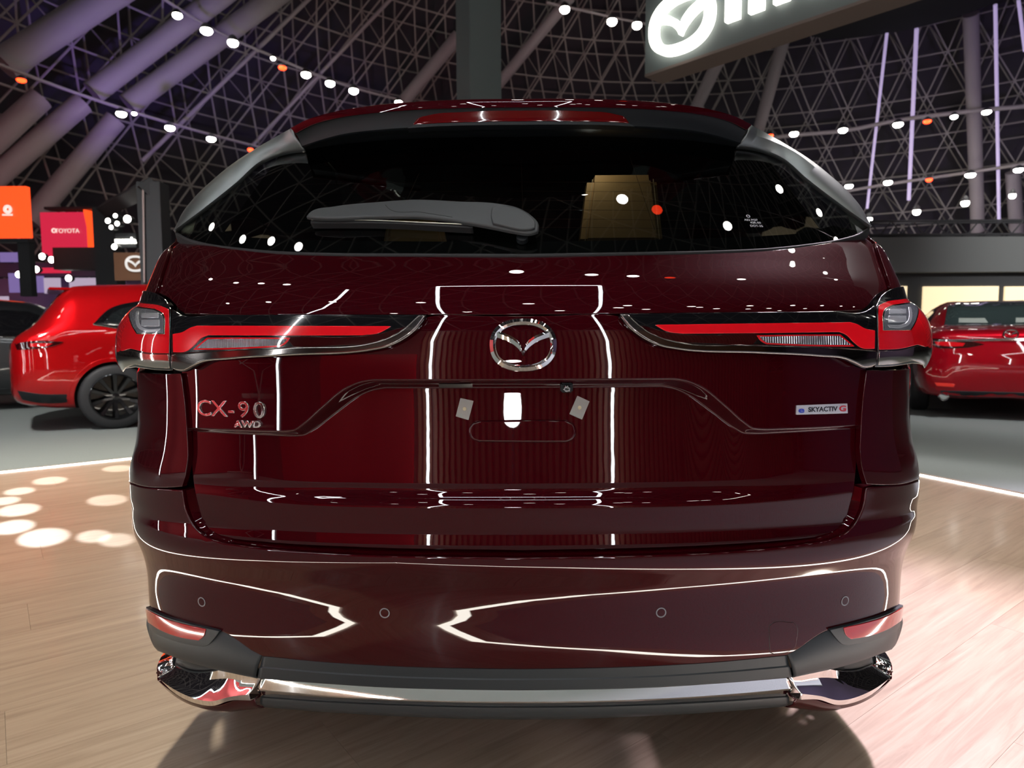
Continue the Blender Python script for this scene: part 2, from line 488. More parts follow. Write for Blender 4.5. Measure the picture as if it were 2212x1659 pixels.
def panel(name, pos, outline, m, parent=None, h=0.012, holes=(), lines=(), edge=(0.0012, 0.010), sx=0.95, flip=False, hole_edge=True):
    """pos(a, b) -> points on the skin; outline and holes are (a, b) polygons; `lines` are extra polylines to follow"""
    sc = np.array([sx, 1.0])
    loops = [np.asarray(outline, float)] + [np.asarray(q, float) for q in holes]
    if area2(loops[0]) < 0:
        loops[0] = loops[0][::-1]
    loops[1:] = [q[::-1] if area2(q) > 0 else q for q in loops[1:]]
    pts, edges, isb = [], [], []
    for q in loops:
        s = len(pts)
        pts.extend(q * sc)
        edges.extend((s + i, s + (i + 1) % len(q)) for i in range(len(q)))
    nb = len(pts)
    bnd = np.array(pts)
    extra = []
    for q in lines:
        extra.append(np.asarray(q, float) * sc)
    lo, hi = bnd.min(0), bnd.max(0)
    gx, gy = np.meshgrid(np.arange(lo[0] + h / 2, hi[0], h), np.arange(lo[1] + h / 2, hi[1], h))
    g = np.stack([gx.ravel(), gy.ravel()], -1)
    if extra:
        ex = np.vstack(extra)
        d = np.full(len(g), 9.0)
        for i in range(0, len(ex), 300):
            d = np.minimum(d, np.sqrt(((g[:, None, :] - ex[None, i:i + 300]) ** 2).sum(-1)).min(1))
        g = np.vstack([g[d > h * .55], ex])

    def keep(q, md):
        k = in_poly(q, loops[0] * sc)
        for hq in loops[1:]:
            k &= ~in_poly(q, hq * sc)
        q = q[k]
        if not len(q):
            return q
        d = np.full(len(q), 9.0)
        for i in range(0, len(bnd), 200):
            d = np.minimum(d, np.sqrt(((q[:, None, :] - bnd[None, i:i + 200]) ** 2).sum(-1)).min(1))
        return q[d > md]
    g = keep(g, h * 0.45)
    allp = [Vector((float(a), float(b))) for a, b in pts] + [Vector((float(a), float(b))) for a, b in g]
    r = delaunay_2d_cdt(allp, edges, [], 0, 1e-7)
    v2 = np.array([tuple(v) for v in r[0]])
    tri = np.array([f for f in r[2] if len(f) == 3])
    cen = v2[tri].mean(1)
    k = in_poly(cen, loops[0] * sc)
    for hq in loops[1:]:
        k &= ~in_poly(cen, hq * sc)
    tri = tri[k]
    ar = (v2[tri[:, 1], 0] - v2[tri[:, 0], 0]) * (v2[tri[:, 2], 1] - v2[tri[:, 0], 1]) - (v2[tri[:, 2], 0] - v2[tri[:, 0], 0]) * (v2[tri[:, 1], 1] - v2[tri[:, 0], 1])
    tri = tri[np.abs(ar) > 1e-12]
    back = {}
    for i, og in enumerate(r[3]):
        for q in og:
            back[q] = i
    A, B = v2[:, 0] / sx, v2[:, 1]
    P = pos(A, B)
    e = 0.0012
    da = pos(A + e, B) - pos(A - e, B); db = pos(A, B + e) - pos(A, B - e)
    N = np.cross(da, db); N /= np.linalg.norm(N, axis=1)[:, None] + 1e-12
    if flip:
        N = -N
    V = list(P); NV = list(N); Fc = [tuple(t) for t in tri]
    if edge:
        rr, dp = edge
        s = 0
        for li, q in enumerate(loops):
            idx = [back.get(s + i) for i in range(len(q))]
            s += len(q)
            if li and not hole_edge:
                continue
            idx = [i for i, j in zip(idx, idx[1:] + idx[:1]) if i is not None and i != j]
            pp = P[idx]; nn = N[idx]
            t = np.roll(pp, -1, 0) - np.roll(pp, 1, 0)
            out = np.cross(t, nn); out /= np.linalg.norm(out, axis=1)[:, None] + 1e-12
            c = 0.7071
            rings = [(pp + out * rr * c - nn * rr * (1 - c), (nn + out) * c), (pp + out * rr - nn * rr, out), (pp + out * rr - nn * dp, out)]
            prev = idx
            for rp, rn in rings:
                b0 = len(V); V.extend(rp); NV.extend(rn)
                cur = list(range(b0, b0 + len(idx)))
                for i in range(len(idx)):
                    j = (i + 1) % len(idx)
                    Fc.append((prev[i], cur[i], cur[j], prev[j]))
                prev = cur
    used = sorted({i for f in Fc for i in f})
    mp = {o: i for i, o in enumerate(used)}
    V = [V[i] for i in used]; NV = [NV[i] for i in used]; Fc = [tuple(mp[i] for i in f) for f in Fc]
    if flip:
        Fc = [f[::-1] for f in Fc]
    o = mesh_obj(name, V, Fc, m, parent, normals=NV)
    o['_vn'] = 1; NORMALS[o.name] = NV
    return o


def text_mesh(name, body, size, depth, m, parent=None, xs=1.0, bevel=0.0, shear=0.0, spacing=1.0, align='CENTER', offset=0.0):
    cu = bpy.data.curves.new(name, 'FONT')
    cu.body = body; cu.size = size; cu.extrude = depth; cu.bevel_depth = bevel; cu.bevel_resolution = 1
    cu.align_x = align; cu.align_y = 'CENTER'; cu.shear = shear; cu.space_character = spacing; cu.offset = offset
    cu.resolution_u = 6
    t = bpy.data.objects.new(name + '_tmp', cu); COL.objects.link(t)
    dg = bpy.context.evaluated_depsgraph_get()
    me = bpy.data.meshes.new_from_object(t.evaluated_get(dg))
    bpy.data.objects.remove(t); bpy.data.curves.remove(cu)
    me.transform(Matrix.Diagonal((xs, 1, 1, 1)))
    bm = bmesh.new(); bm.from_mesh(me); bmesh.ops.remove_doubles(bm, verts=bm.verts, dist=1e-6); bm.to_mesh(me); bm.free()
    me.materials.clear(); me.materials.append(m); me.name = name
    return link(bpy.data.objects.new(name, me), parent)


def frame_at(o, p, n, up=(0, 0, 1), roll=0.0):
    """stand an XY-plane object at p, its face along n, its Y along up"""
    n = Vector(n).normalized(); u = Vector(up); u = (u - n * u.dot(n)).normalized(); x = u.cross(n)
    M = Matrix(((x[0], u[0], n[0], p[0]), (x[1], u[1], n[1], p[1]), (x[2], u[2], n[2], p[2]), (0, 0, 0, 1)))
    o.matrix_local = M @ Matrix.Rotation(roll, 4, 'Z')
    return o


# ------------------------------------------------------------------ main car: the skin of its rear body
KZ = [.28, .32, .36, .40, .44, .48, .52, .55, .57, .59, .61, .63, .64, .66, .70, .76, .80, .90, 1.0, 1.06, 1.12, 1.18, 1.24, 1.32, 1.40]
KY = [.060, .034, .020, .012, .0095, .0095, .0085, .006, .002, -.005, -.0125, -.0175, -.018, -.016, -.006, -.004, -.004, -.002, 0, 0, .006, .022, .060, .140, .225]
WZ = [.28, .36, .42, .50, .58, .64, .68, .72, .76, .80, .86, .92, 1.0, 1.10, 1.18, 1.24, 1.29, 1.33, 1.36, 1.40]
WW = [1.02, 1.024, 1.025, 1.026, 1.036, 1.046, 1.052, 1.060, 1.060, 1.053, 1.034, 1.025, 1.022, 1.022, 1.021, 1.018, 1.016, 1.014, 1.01, .985]
YREF = 0.9
NZ, NA = 260, 560
ZT = np.linspace(.28, 1.40, NZ); AT = np.linspace(0, 2.0, NA)
TAB = np.zeros((NZ, NA))
_y0 = pchip(KZ, KY, ZT); _w = pchip(WZ, WW, ZT); _q = 1 - np.linspace(1, 0, 400) ** 2
for _i, _z in enumerate(ZT):
    _B = float(np.interp(_z, [1.18, 1.36], [.34, .25]))
    _X = _q * _w[_i]; _Y = _y0[_i] + .09 * _X * _X + _B * (1 - (1 - _q ** 3.2) ** (1 / 3.2))
    _X = np.r_[_X, np.full(100, _w[_i])]; _Y = np.r_[_Y, np.linspace(_Y[-1], 4, 101)[1:]]
    TAB[_i] = np.interp(AT, np.arctan2(_X, YREF - _Y), np.hypot(_X, YREF - _Y))


def _cr(t):
    return (-.5 * t + t * t - .5 * t**3, 1 - 2.5 * t * t + 1.5 * t**3, .5 * t + 2 * t * t - 1.5 * t**3, -.5 * t * t + .5 * t**3)


def skin_r(a, z):
    fa = np.abs(a) / AT[-1] * (NA - 1); fz = (np.clip(z, .2801, 1.3999) - .28) / 1.12 * (NZ - 1)
    fa = np.clip(fa, 0, NA - 1.001)
    ia = fa.astype(int); iz = fz.astype(int); wa = _cr(fa - ia); wz = _cr(fz - iz)
    out = 0
    for i in range(4):
        zi = np.clip(iz + i - 1, 0, NZ - 1)
        row = 0
        for j in range(4):
            aj = np.abs(ia + j - 1); aj = np.clip(aj, 0, NA - 1)
            row = row + wa[j] * TAB[zi, aj]
        out = out + wz[i] * row
    return out


def body(a, z, off=0.0):
    a = np.asarray(a, float); z = np.asarray(z, float)
    r = skin_r(a, z) + off
    return np.stack([r * np.sin(a), YREF - r * np.cos(a), z + 0 * a], -1)


CREASE_X = [0, .33, .36, .40, .455, .50, .525, .56, 2]
CREASE_Z = [1.040, 1.040, 1.036, 1.020, .978, .940, .925, .922, .918]


def crease_z(x):
    return pchip(CREASE_X, CREASE_Z, np.abs(x))


def recess_depth(ax):
    return pchip([0, .38, .47, .56, .68, .80, 2], [.052, .052, .044, .026, .014, .009, .007], ax)


def gate_inset(x, z):
    """plate recess under the crease, the shelf below it and the tucked-in lower edge of the tailgate"""
    ax = np.abs(x)
    d = recess_depth(ax)
    w = .008 + .32 * d
    d = d * (1 - .42 * np.clip((1.01 - z) / .21, 0, 1))
    rec = d * sstep((crease_z(x) - z) / w) * (1 - sstep((.792 - z) / .045))
    low = .010 + .015 * np.clip((.765 - z) / .11, 0, 1)
    fade = 1
    return rec + low * fade


def gate(a, z, off=0.0):
    a = np.asarray(a, float); z = np.asarray(z, float)
    r = skin_r(a, z)
    r = r - gate_inset(r * np.sin(a), z) + off
    return np.stack([r * np.sin(a), YREF - r * np.cos(a), z + 0 * a], -1)


def skin_hit(pts, fn=body):
    """(a, z) where pixel rays meet the skin; a ray that just misses takes its nearest pass"""
    p = np.asarray(pts, float)
    d = ray(p[:, 0], p[:, 1])
    t = np.linspace(1.15, 2.35, 300)

    def g(tt):
        q = CAM + d[:, None, :] * tt[..., None]
        a = np.arctan2(q[..., 0], YREF - q[..., 1])
        s = fn(a, q[..., 2])
        return np.hypot(q[..., 0], YREF - q[..., 1]) - np.hypot(s[..., 0], YREF - s[..., 1])
    G = g(np.broadcast_to(t, (len(p), 300)))
    neg = G < 0
    first = np.where(neg.any(1), neg.argmax(1), np.abs(G).argmin(1))
    lo = t[np.maximum(first - 1, 0)]; hi = t[first]
    miss = ~neg.any(1)
    lo = np.where(miss, hi, lo)
    for _ in range(22):
        mid = (lo + hi) / 2
        s = g(mid[:, None])[:, 0] < 0
        hi = np.where(s, mid, hi); lo = np.where(s, lo, mid)
    q = CAM + d * ((lo + hi) / 2)[:, None]
    return np.stack([np.arctan2(q[:, 0], YREF - q[:, 1]), q[:, 2]], -1)


def C(v):
    return (centre_x(v), v)


def both(left, centre_ends=True):
    """left half of an outline in (a, z), first and last on the centre plane -> whole outline"""
    q = left.copy()
    q[0, 0] = 0; q[-1, 0] = 0
    m = q[1:-1][::-1] * np.array([-1, 1])
    return np.vstack([q, m])


def mir(q):
    return (np.asarray(q) * np.array([-1, 1]))[::-1]


car = empty('suv_car', (0, 0, 0))
tag(car, 'large dark maroon SUV with chrome bumper trim seen from behind on the wooden stage', 'car')

# ---- tailgate: upper panel above the lamp line, main panel below it
up_left = path([C(556), (900, 555), (700, 553), (600, 549), (520, 541), (450, 530), (408, 519), (384, 510)],
               [(384, 510), (376, 530), (362, 575), (349, 615), (344, 632)],
               [(344, 632), (362, 640), (378, 655), (388, 668), (400, 676)],
               [(400, 676), (470, 678), (700, 678), (920, 678), C(678)], step=7)
ab = both(skin_hit(up_left, gate))
panel('tailgate_upper_panel', gate, ab, PAINT, car, h=.011, edge=(.0016, .014))

main_left = path([C(684), (1060, 684), (935, 684), (924, 686)],
                 [(924, 686), (904, 709), (872, 735), (838, 750), (804, 757), (630, 768), (503, 776), (440, 785), (404, 803), (393, 803)],
                 [(393, 803), (401, 860), (411, 936), (415, 1000), (422, 1060), (437, 1120)],
                 [(437, 1120), (446, 1140), (458, 1154), (480, 1162)],
                 [(480, 1162), (600, 1172), (800, 1182), C(1188)], step=7)
ab = both(skin_hit(main_left, gate))
xs = np.linspace(-.86, .86, 430)
guide = []
for f in (-.10, -.02, .06, .14, .24, .36, .5, .64, .76, .86, .94, 1.02, 1.10):
    aa = np.arctan2(xs, YREF - .12)
    # a that gives X = xs on the skin near the crease height
    zc = crease_z(xs) - f * (.008 + .32 * recess_depth(np.abs(xs)))
    for _ in range(6):
        r = skin_r(aa, zc); X = r * np.sin(aa); aa = aa + (xs - X) / .95
    guide.append(np.stack([aa, zc], -1))
for zz in np.linspace(.744, .796, 9):
    guide.append(np.stack([np.linspace(-.86, .86, 200), np.full(200, zz)], -1))
tail = panel('tailgate_main_panel', gate, ab, PAINT, car, h=.009, lines=guide, edge=(.0016, .022))

# ---- quarter panels and bumper (their outlines go on round the corner to the wheel arch)
qp = path([(390, 808), (398, 870), (403, 936), (405, 985), (398, 1030), (392, 1050)],
          [(392, 1050), (350, 1052), (300, 1047), (280, 1040)], step=7)
qh = skin_hit(qp)
bot_z = qh[-1, 1]
qa = np.vstack([qh, crom([qh[-1], (-1.30, bot_z + .004), (-1.45, bot_z + .006)], 14)[1:],
                crom([(-1.45, bot_z + .006), (-1.47, .98), (-1.47, 1.20), (-1.45, 1.33)], 20)[1:],
                crom([(-1.45, 1.33), (-1.20, 1.345), skin_hit([(374, 512)])[0]], 14)[1:],
                skin_hit(path([(374, 512), (366, 532), (352, 576), (340, 612), (334, 632)], step=7))[1:],
                crom([skin_hit([(334, 632)])[0], (-1.05, 1.185), (-1.16, 1.17), (-1.20, 1.12), (-1.16, 1.065), (-1.05, 1.055)], 16)[1:],
                skin_hit(path([(300, 806), (345, 809), (390, 808)], step=7))[:-1]])
q1 = panel('quarter_panel', body, qa, PAINT, car, h=.013, edge=(.0016, .014))
mirror_mesh(q1, 'quarter_panel', car)

rim = path([C(1209), (900, 1206), (700, 1199), (560, 1187), (480, 1176)],
           [(480, 1176), (440, 1160), (412, 1132), (398, 1100), (391, 1062)], step=7)
low = path([(321, 1312), (360, 1331), (410, 1346), (454, 1356), (485, 1365), (512, 1381), (544, 1404), (567, 1416)],
           [(567, 1416), (700, 1429), (850, 1438), C(1444)], step=7)
rh, lh = skin_hit(rim), skin_hit(low)
seam = skin_hit(path([(391, 1062), (350, 1059), (300, 1053), (281, 1047)], step=7))
zs, zl = seam[-1, 1], lh[0, 1]
bl = np.vstack([rh, seam[1:], crom([seam[-1], (-1.30, zs), (-1.38, zs)], 10)[1:],
                crom([(-1.38, zs), (-1.37, .60), (-1.33, zl + .02)], 12)[1:],
                crom([(-1.33, zl + .02), (-1.22, zl + .008), lh[0]], 12)[1:], lh[1:]])
panel('rear_bumper', body, both(bl), PAINT, car, h=.012, edge=(.004, .040))

# ---- dark inner shell that closes the shut lines and carries the panels
shell = np.array([(-1.40, .33), (0, .33), (1.40, .33), (1.42, 1.0), (1.40, 1.34), (0, 1.30), (-1.40, 1.34), (-1.42, 1.0)])
shell = np.vstack([crom([shell[i], shell[(i + 1) % 8]], 30)[:-1] for i in range(8)])
panel('body_inner_shell', lambda a, z: body(a, z, -.085), shell, INTERIOR, car, h=.03, edge=None)
# painted flange the tailgate closes onto: a channel along the bumper rim
fl = np.vstack([rh, seam[1:2]])
fl = np.vstack([fl, mir(fl[1:])[0:0]])
ch = []
full = np.vstack([rh[::-1], (rh * np.array([-1, 1]))[1:]])
for dz, off in ((0.000, -.012), (.010, -.034), (.022, -.048), (.045, -.060)):
    a = full[:, 0] * (1 - dz * .5); z = full[:, 1] + dz * .6
    ch.append(body(a, z, off))
loft('tailgate_flange', ch, PAINT, car, smooth=80)

# ---- emblem: faceted chrome ring with a wing, built flat in millimetres and set on the tailgate
def ring_curve(k, n=96):
    """outline of the badge ring, k mm inside the outer edge"""
    out = []
    for i in range(n):
        t = 2 * math.pi * i / n
        c, s = math.cos(t), math.sin(t)
        x = (72 - k) * math.copysign(abs(c) ** .86, c); y = (57 - k) * math.copysign(abs(s) ** .86, s)
        x *= 1 + .035 * (y / 57) - .02 * (y / 57) ** 2
        y += -2.0 * (x / 72) ** 2 + 1
        out.append((x, y))
    return np.array(out)


WING_TOP = [(-60, 37), (-46, 29), (-20, 17), (-6, 4), (0, -12)]
WING_BOT = [(-57, 17), (-30, 7), (-11, -7), (-4, -15), (0, -23)]


def emblem(name, scale, m, parent, flat=False, rw=15, hgt=9):
    """one closed mesh: ring and wing; `flat` gives a plain extruded sign letter"""
    V, Fc = [], []
    def addring(profile):
        b = len(V)
        n = 96
        for k, h in profile:
            for x, y in ring_curve(k, n):
                V.append((x, y, h))
        for i in range(len(profile)):
            i2 = (i + 1) % len(profile)
            for j in range(n):
                j2 = (j + 1) % n
                Fc.append((b + i * n + j, b + i * n + j2, b + i2 * n + j2, b + i2 * n + j))
    if flat:
        addring([(0, 0), (0, hgt), (rw, hgt), (rw, 0)])
    else:
        addring([(0, 0), (1.0, 3.0), (rw * .55, hgt), (rw - 1, 3.0), (rw, 0)])
    T = crom(WING_TOP, 20); B = crom(WING_BOT, 20)
    T = np.vstack([T, T[:-1][::-1] * (-1, 1)]); B = np.vstack([B, B[:-1][::-1] * (-1, 1)])
    b = len(V); n = len(T)
    if flat:
        prof = [(0, 0), (0, hgt), (1, hgt), (1, 0)]
    else:
        prof = [(0, 0), (0.03, 3.5), (.42, hgt * .9), (.97, 3.5), (1, 0)]
    for w, h in prof:
        for j in range(n):
            p = T[j] * (1 - w) + B[j] * w
            V.append((p[0], p[1], h))
    for i in range(len(prof)):
        i2 = (i + 1) % len(prof)
        for j in range(n - 1):
            Fc.append((b + i * n + j, b + i * n + j + 1, b + i2 * n + j + 1, b + i2 * n + j)[::-1])
    V = np.array(V) * scale
    return mesh_obj(name, V, Fc, m, parent, smooth=20)


def on_gate(px, py, off=0.0, fn=gate):
    a, z = skin_hit([(px, py)], fn)[0]
    e = .004
    p = fn(np.array([a]), np.array([z]), off)[0]
    da = fn(np.array([a + e]), np.array([z]))[0] - fn(np.array([a - e]), np.array([z]))[0]
    db = fn(np.array([a]), np.array([z + e]))[0] - fn(np.array([a]), np.array([z - e]))[0]
    n = np.cross(da, db); n /= np.linalg.norm(n)
    return p, n, da / np.linalg.norm(da)


p, n, _ = on_gate(1130, 746)
em = emblem('emblem', .00103, CHROME, car)
frame_at(em, p - n * .001, n)

# ---- model badges, one raised chrome character each
def badge(word, px0, py0, px1, py1, height_px, m, name, depth=.0022, xs=1.25, bevel=.0006, offset=0.0008):
    """characters spread evenly between two pixels of the skin"""
    p0, n0, t0 = on_gate(px0, py0); p1, n1, t1 = on_gate(px1, py1)
    size = height_px / F * (p0[1] - CAM[1]) / .70
    widths = {'W': 1.25, 'I': .45, '-': .6, 'M': 1.2}
    w = np.array([widths.get(c, 1.0) for c in word]); cpos = (np.cumsum(w) - w / 2) / w.sum()
    for c, k in zip(word, cpos):
        p = p0 + (p1 - p0) * k; n = n0 + (n1 - n0) * k
        o = text_mesh(name, c, size, depth, m, car, xs=xs, bevel=bevel, offset=offset)
        frame_at(o, p + n / np.linalg.norm(n) * .0025, n)


badge('CX-90', 428, 882, 579, 888, 34, CHROME, 'model_badge_letter', xs=1.22, offset=-.0002)
badge('AWD', 508, 916, 566, 917, 14, CHROME, 'drive_badge_letter', xs=1.30, offset=.0003)
# small rectangular badge on the right
qd = skin_hit(path([(1718, 895), (1719, 876)], [(1719, 876), (1827, 872)], [(1827, 872), (1828, 892)], [(1828, 892), (1718, 895)], step=6), gate)
bd = panel('engine_badge', lambda a, z: gate(a, z, .0035), qd, mat('badge_plate', (.62, .63, .70), .35, .35), car, h=.01, edge=(.0006, .004))
for word, x0, x1, y0, y1, hp, m in (('e', 1721, 1736, 886, 885.5, 12, BLUEPR), ('SKYACTIV', 1743, 1806, 885, 883, 10, INKPR), ('G', 1809, 1826, 883, 882.5, 12, REDPR)):
    p0, n0, _ = on_gate(x0, y0); p1, n1, _ = on_gate(x1, y1)
    size = hp / F * (p0[1] - CAM[1]) / .70
    o = text_mesh('badge_print', word, size, .0002, m, bd, xs=(1.0 if len(word) > 1 else 1.35), offset=.0004)
    c = (p0 + p1) / 2; nn = n0 + n1
    wd = o.dimensions.x
    want = np.linalg.norm(p1 - p0) * (1.0 if len(word) > 1 else .85)
    if wd > 0:
        o.data.transform(Matrix.Diagonal((want / wd, 1, 1, 1)))
    ax = Vector(p1 - p0).normalized(); nv = Vector(nn).normalized(); uv = nv.cross(ax)
    frame_at(o, np.array(c) + np.array(nv) * .0042, nv, up=uv)

# ---- plate boss, grey tape squares and camera in the plate recess
pill = path([(1036, 913), (1130, 911), (1222, 912)], [(1222, 912), (1236, 920), (1239, 932), (1234, 944), (1221, 950)],
            [(1221, 950), (1130, 950), (1036, 949)], [(1036, 949), (1022, 943), (1018, 930), (1023, 918), (1036, 913)], step=4)
panel('plate_boss', lambda a, z: gate(a, z, .0055), skin_hit(pill, gate), PAINT, car, h=.006, edge=(.0055, .010))
for quad in ([(995, 860), (1023, 866), (1012, 907), (985, 899)], [(1247, 855), (1273, 867), (1257, 906), (1230, 894)]):
    quad = quad[::-1]
    q = skin_hit(path(*[[quad[i], quad[(i + 1) % 4]] for i in range(4)], step=5), gate)
    t = panel('tape_square', lambda a, z: gate(a, z, .0012), q, TAPE, car, h=.01, edge=(.0003, .0012))
    tag(t, 'square of grey tape over a bolt hole')
    cx, cy = np.mean(quad, 0)
    p, n, _ = on_gate(cx, cy, .0012)
    b = lathe('bolt_head', [(.0045, 0), (.004, .0015), (.0012, .0024)], mat('cream_plug', (.55, .48, .32), .6), t, 12)
    frame_at(b, p, n)
p, n, _ = on_gate(1222, 836)
cb = box('reversing_camera', (0, 0, 0), (.027, .022, .030), BLACKPL, car, bevel=.003)
frame_at(cb, p + np.array([0, -.020, .004]), (0, -1, -.25))
lens = lathe('camera_lens', [(.0085, .0), (.0085, .003), (.006, .004), (.004, .0025)], GLOSSBLK, cb, 24)
lens.location = (0, -.001, .0145)
rg = lathe('lens_ring', [(.0062, .0178), (.0062, .019), (.0045, .019), (.0045, .0178)], mat('grey_ring', (.35, .36, .38), .4), cb, 24, caps=False)
rg.location = (0, -.001, 0)
# slim reading lamp housing beside the camera
p, n, _ = on_gate(985, 830)
pl = box('plate_lamp', (0, 0, 0), (.075, .012, .012), GLOSSBLK, car, bevel=.002)
frame_at(pl, p + np.array([0, -.006, 0]), (0, -1, -.4))

# ---- tail lamps
def lamp_bulge(a, z):
    """the lamp swells out of the body towards the corner"""
    x = np.abs(np.sin(a))
    s = sstep((np.abs(a) - .66) / .22)
    u = np.clip((z - 1.118) / .098, -1, 1)
    return s * .040 * (1 - np.abs(u) ** 3.0)


def lampskin(off):
    return lambda a, z: body(a, z, off + lamp_bulge(a, z))


LB = lampskin(0.0)


def lamp(sgn):
    outer = path([(373, 667), (361, 648), (339, 634), (313, 629), (290, 632)], step=5)
    oh = skin_hit(outer, LB)
    inh = skin_hit(path([(298, 792), (345, 798), (378, 799)], [(378, 799), (373, 778), (372, 724), (373, 667)], step=5), LB)
    oo = np.vstack([oh, crom([oh[-1], (-1.07, 1.19), (-1.17, 1.155), (-1.19, 1.12), (-1.16, 1.075), (-1.06, 1.052), inh[0]], 26)[1:], inh[1:-1]])
    def P(name, off, poly, m, parent, h=.008, edge=(.001, .006), holes=()):
        o = panel(name, lampskin(off), poly if sgn < 0 else mir(poly), m, parent, h=h, edge=edge,
                  holes=[q if sgn < 0 else mir(q) for q in holes])
        return o
    root = P('tail_lamp', .006, oo, GLOSSBLK, car, edge=(.002, .020))
    # red lens around the clear window
    red = np.vstack([skin_hit(path([(371, 762), (372, 724), (371, 668)], [(371, 668), (355, 661), (320, 656), (292, 655), (279, 660)], step=5), LB),
                     crom([skin_hit([(279, 660)], LB)[0], (-1.06, 1.163), (-1.14, 1.135), (-1.13, 1.105), (-1.04, 1.085), skin_hit([(289, 752)], LB)[0]], 18)[1:],
                     skin_hit(path([(289, 752), (325, 760), (371, 762)], step=5), LB)[1:-1]])
    P('red_lens', .0078, red, REDLENS, root)
    win = skin_hit(path([(364, 721), (359, 676), (342, 667)], [(342, 667), (296, 661)], [(296, 661), (289, 668), (292, 700), (304, 721)], [(304, 721), (364, 721)], step=4), LB)
    fr = P('window_bezel', .0090, win, LAMPLIP, root, edge=(.0008, .004))
    win2 = skin_hit(path([(362, 719), (357, 678), (341, 669.5)], [(341, 669.5), (297, 664)], [(297, 664), (291.5, 670), (294.5, 699), (306, 719)], [(306, 719), (362, 719)], step=4), LB)
    P('clear_window', .0098, win2, LAMPGLASS, root, edge=(.0006, .002))
    for k, (x0, x1, y0, y1) in enumerate(((316, 352, 676, 686), (316, 354, 691, 704))):
        bar = skin_hit(path([(x0, y0), (x0, y1)], [(x0, y1), (x1, y1)], [(x1, y1), (x1, y0)], [(x1, y0), (x0, y0)], step=4), LB)
        P('light_bar', .0106, bar, CLEARLENS, root, edge=(.0008, .002))
    u = skin_hit(path([(305, 672), (303, 690), (309, 708), (322, 715), (352, 715)], [(352, 715), (356, 710)], [(356, 710), (326, 710), (314, 704), (309, 690), (310, 672)], [(310, 672), (305, 672)], step=4), LB)
    P('light_guide', .0106, u, CLEARLENS, root, edge=(.0006, .002))
    lip = np.vstack([skin_hit(path([(373, 795), (371, 766)], [(371, 766), (325, 765), (291, 757)], step=5), LB),
                     crom([skin_hit([(291, 757)], LB)[0], (-1.04, 1.075), (-1.04, 1.062), skin_hit([(299, 786)], LB)[0]], 8)[1:],
                     skin_hit(path([(299, 786), (340, 793), (373, 795)], step=5), LB)[1:-1]])
    P('lower_lip', .0080, lip, LAMPLIP, root, edge=(.0008, .003))
    # blade of the lamp on the tailgate
    inner = skin_hit(path([(377, 668), (392, 679), (472, 680.5), (725, 680.5), (921, 681)],
                          [(921, 681), (901, 708), (869, 734), (836, 748.5), (804, 755), (630, 766), (503, 774), (440, 782), (421, 791), (402, 801), (383, 799)][0:],
                          [(383, 799), (377, 778), (375.5, 724), (377, 668)], step=6), LB)
    bl = P('tail_lamp_blade', .0045, inner, GLOSSBLK, car, edge=(.0015, .014))
    rb = skin_hit(path([(381, 760), (380, 722)], [(380, 722), (400, 718), (418, 708), (432, 704)], [(432, 704), (640, 704.5), (846, 705)],
                       [(846, 705), (822, 718), (788, 723)], [(788, 723), (620, 723.5), (455, 723)], [(455, 723), (441, 729), (424, 746), (408, 758), (381, 760)], step=5), LB)
    P('red_light_guide', .0068, rb, REDLIGHTGUIDE, bl, edge=(.0010, .003))
    low_ = skin_hit(path([(620, 726), (788, 726), (826, 721)], [(826, 721), (880, 708), (866, 719), (834, 733), (804, 742)], [(804, 742), (640, 750)], [(640, 750), (620, 726)], step=5), LB)
    P('smoked_lens', .0056, low_, DARKLENS, bl, edge=(.0006, .002))
    ind = skin_hit(path([(424, 755), (438, 743), (453, 730)], [(453, 730), (540, 729.5), (631, 730)], [(631, 730), (622, 741), (611, 748)], [(611, 748), (520, 753), (424, 755)], step=4), LB)
    iz = P('indicator_bezel', .0066, ind, REDLENS, bl, edge=(.0008, .002))
    ind2 = skin_hit(path([(432, 752), (444, 742), (456, 732.5)], [(456, 732.5), (540, 732), (626, 732.5)], [(626, 732.5), (618, 741), (609, 745.5)], [(609, 745.5), (520, 750), (432, 752)], step=4), LB)
    P('indicator_lens', .0076, ind2, CLEARRIB, bl, edge=(.0005, .0015))
    mo = skin_hit(path([(380, 793), (380, 768)], [(380, 768), (392, 767), (472, 760), (640, 753), (804, 744), (836, 735), (868, 719), (908, 684)],
                       [(908, 684), (918, 683.5)], [(918, 683.5), (899, 707), (867, 732), (835, 746), (803, 752.5), (630, 763), (503, 771), (440, 779), (420, 788), (402, 797), (380, 793)], step=5), LB)
    P('lower_moulding', .0085, mo, LAMPLIP2, bl, edge=(.0055, .008))
    return root, bl


CLEARRIB = mat('ribbed_clear_lens', (.40, .42, .46), .10, .9, 1.0, .01)
_n, _l, _b = nodes_of(CLEARRIB)
_tc = _n.new('ShaderNodeTexCoord'); _wv = _n.new('ShaderNodeTexWave'); _bp = _n.new('ShaderNodeBump')
_wv.inputs['Scale'].default_value = 55; _wv.bands_direction = 'X'; _bp.inputs['Strength'].default_value = .8; _bp.inputs['Distance'].default_value = .003
_l.new(_tc.outputs['Object'], _wv.inputs['Vector']); _l.new(_wv.outputs['Fac'], _bp.inputs['Height']); _l.new(_bp.outputs['Normal'], _b.inputs['Normal'])
LAMPLIP2 = mat('smoked_chrome_moulding', (.22, .20, .19), .09, 1.0)
for s_ in (-1, 1):
    lamp(s_)

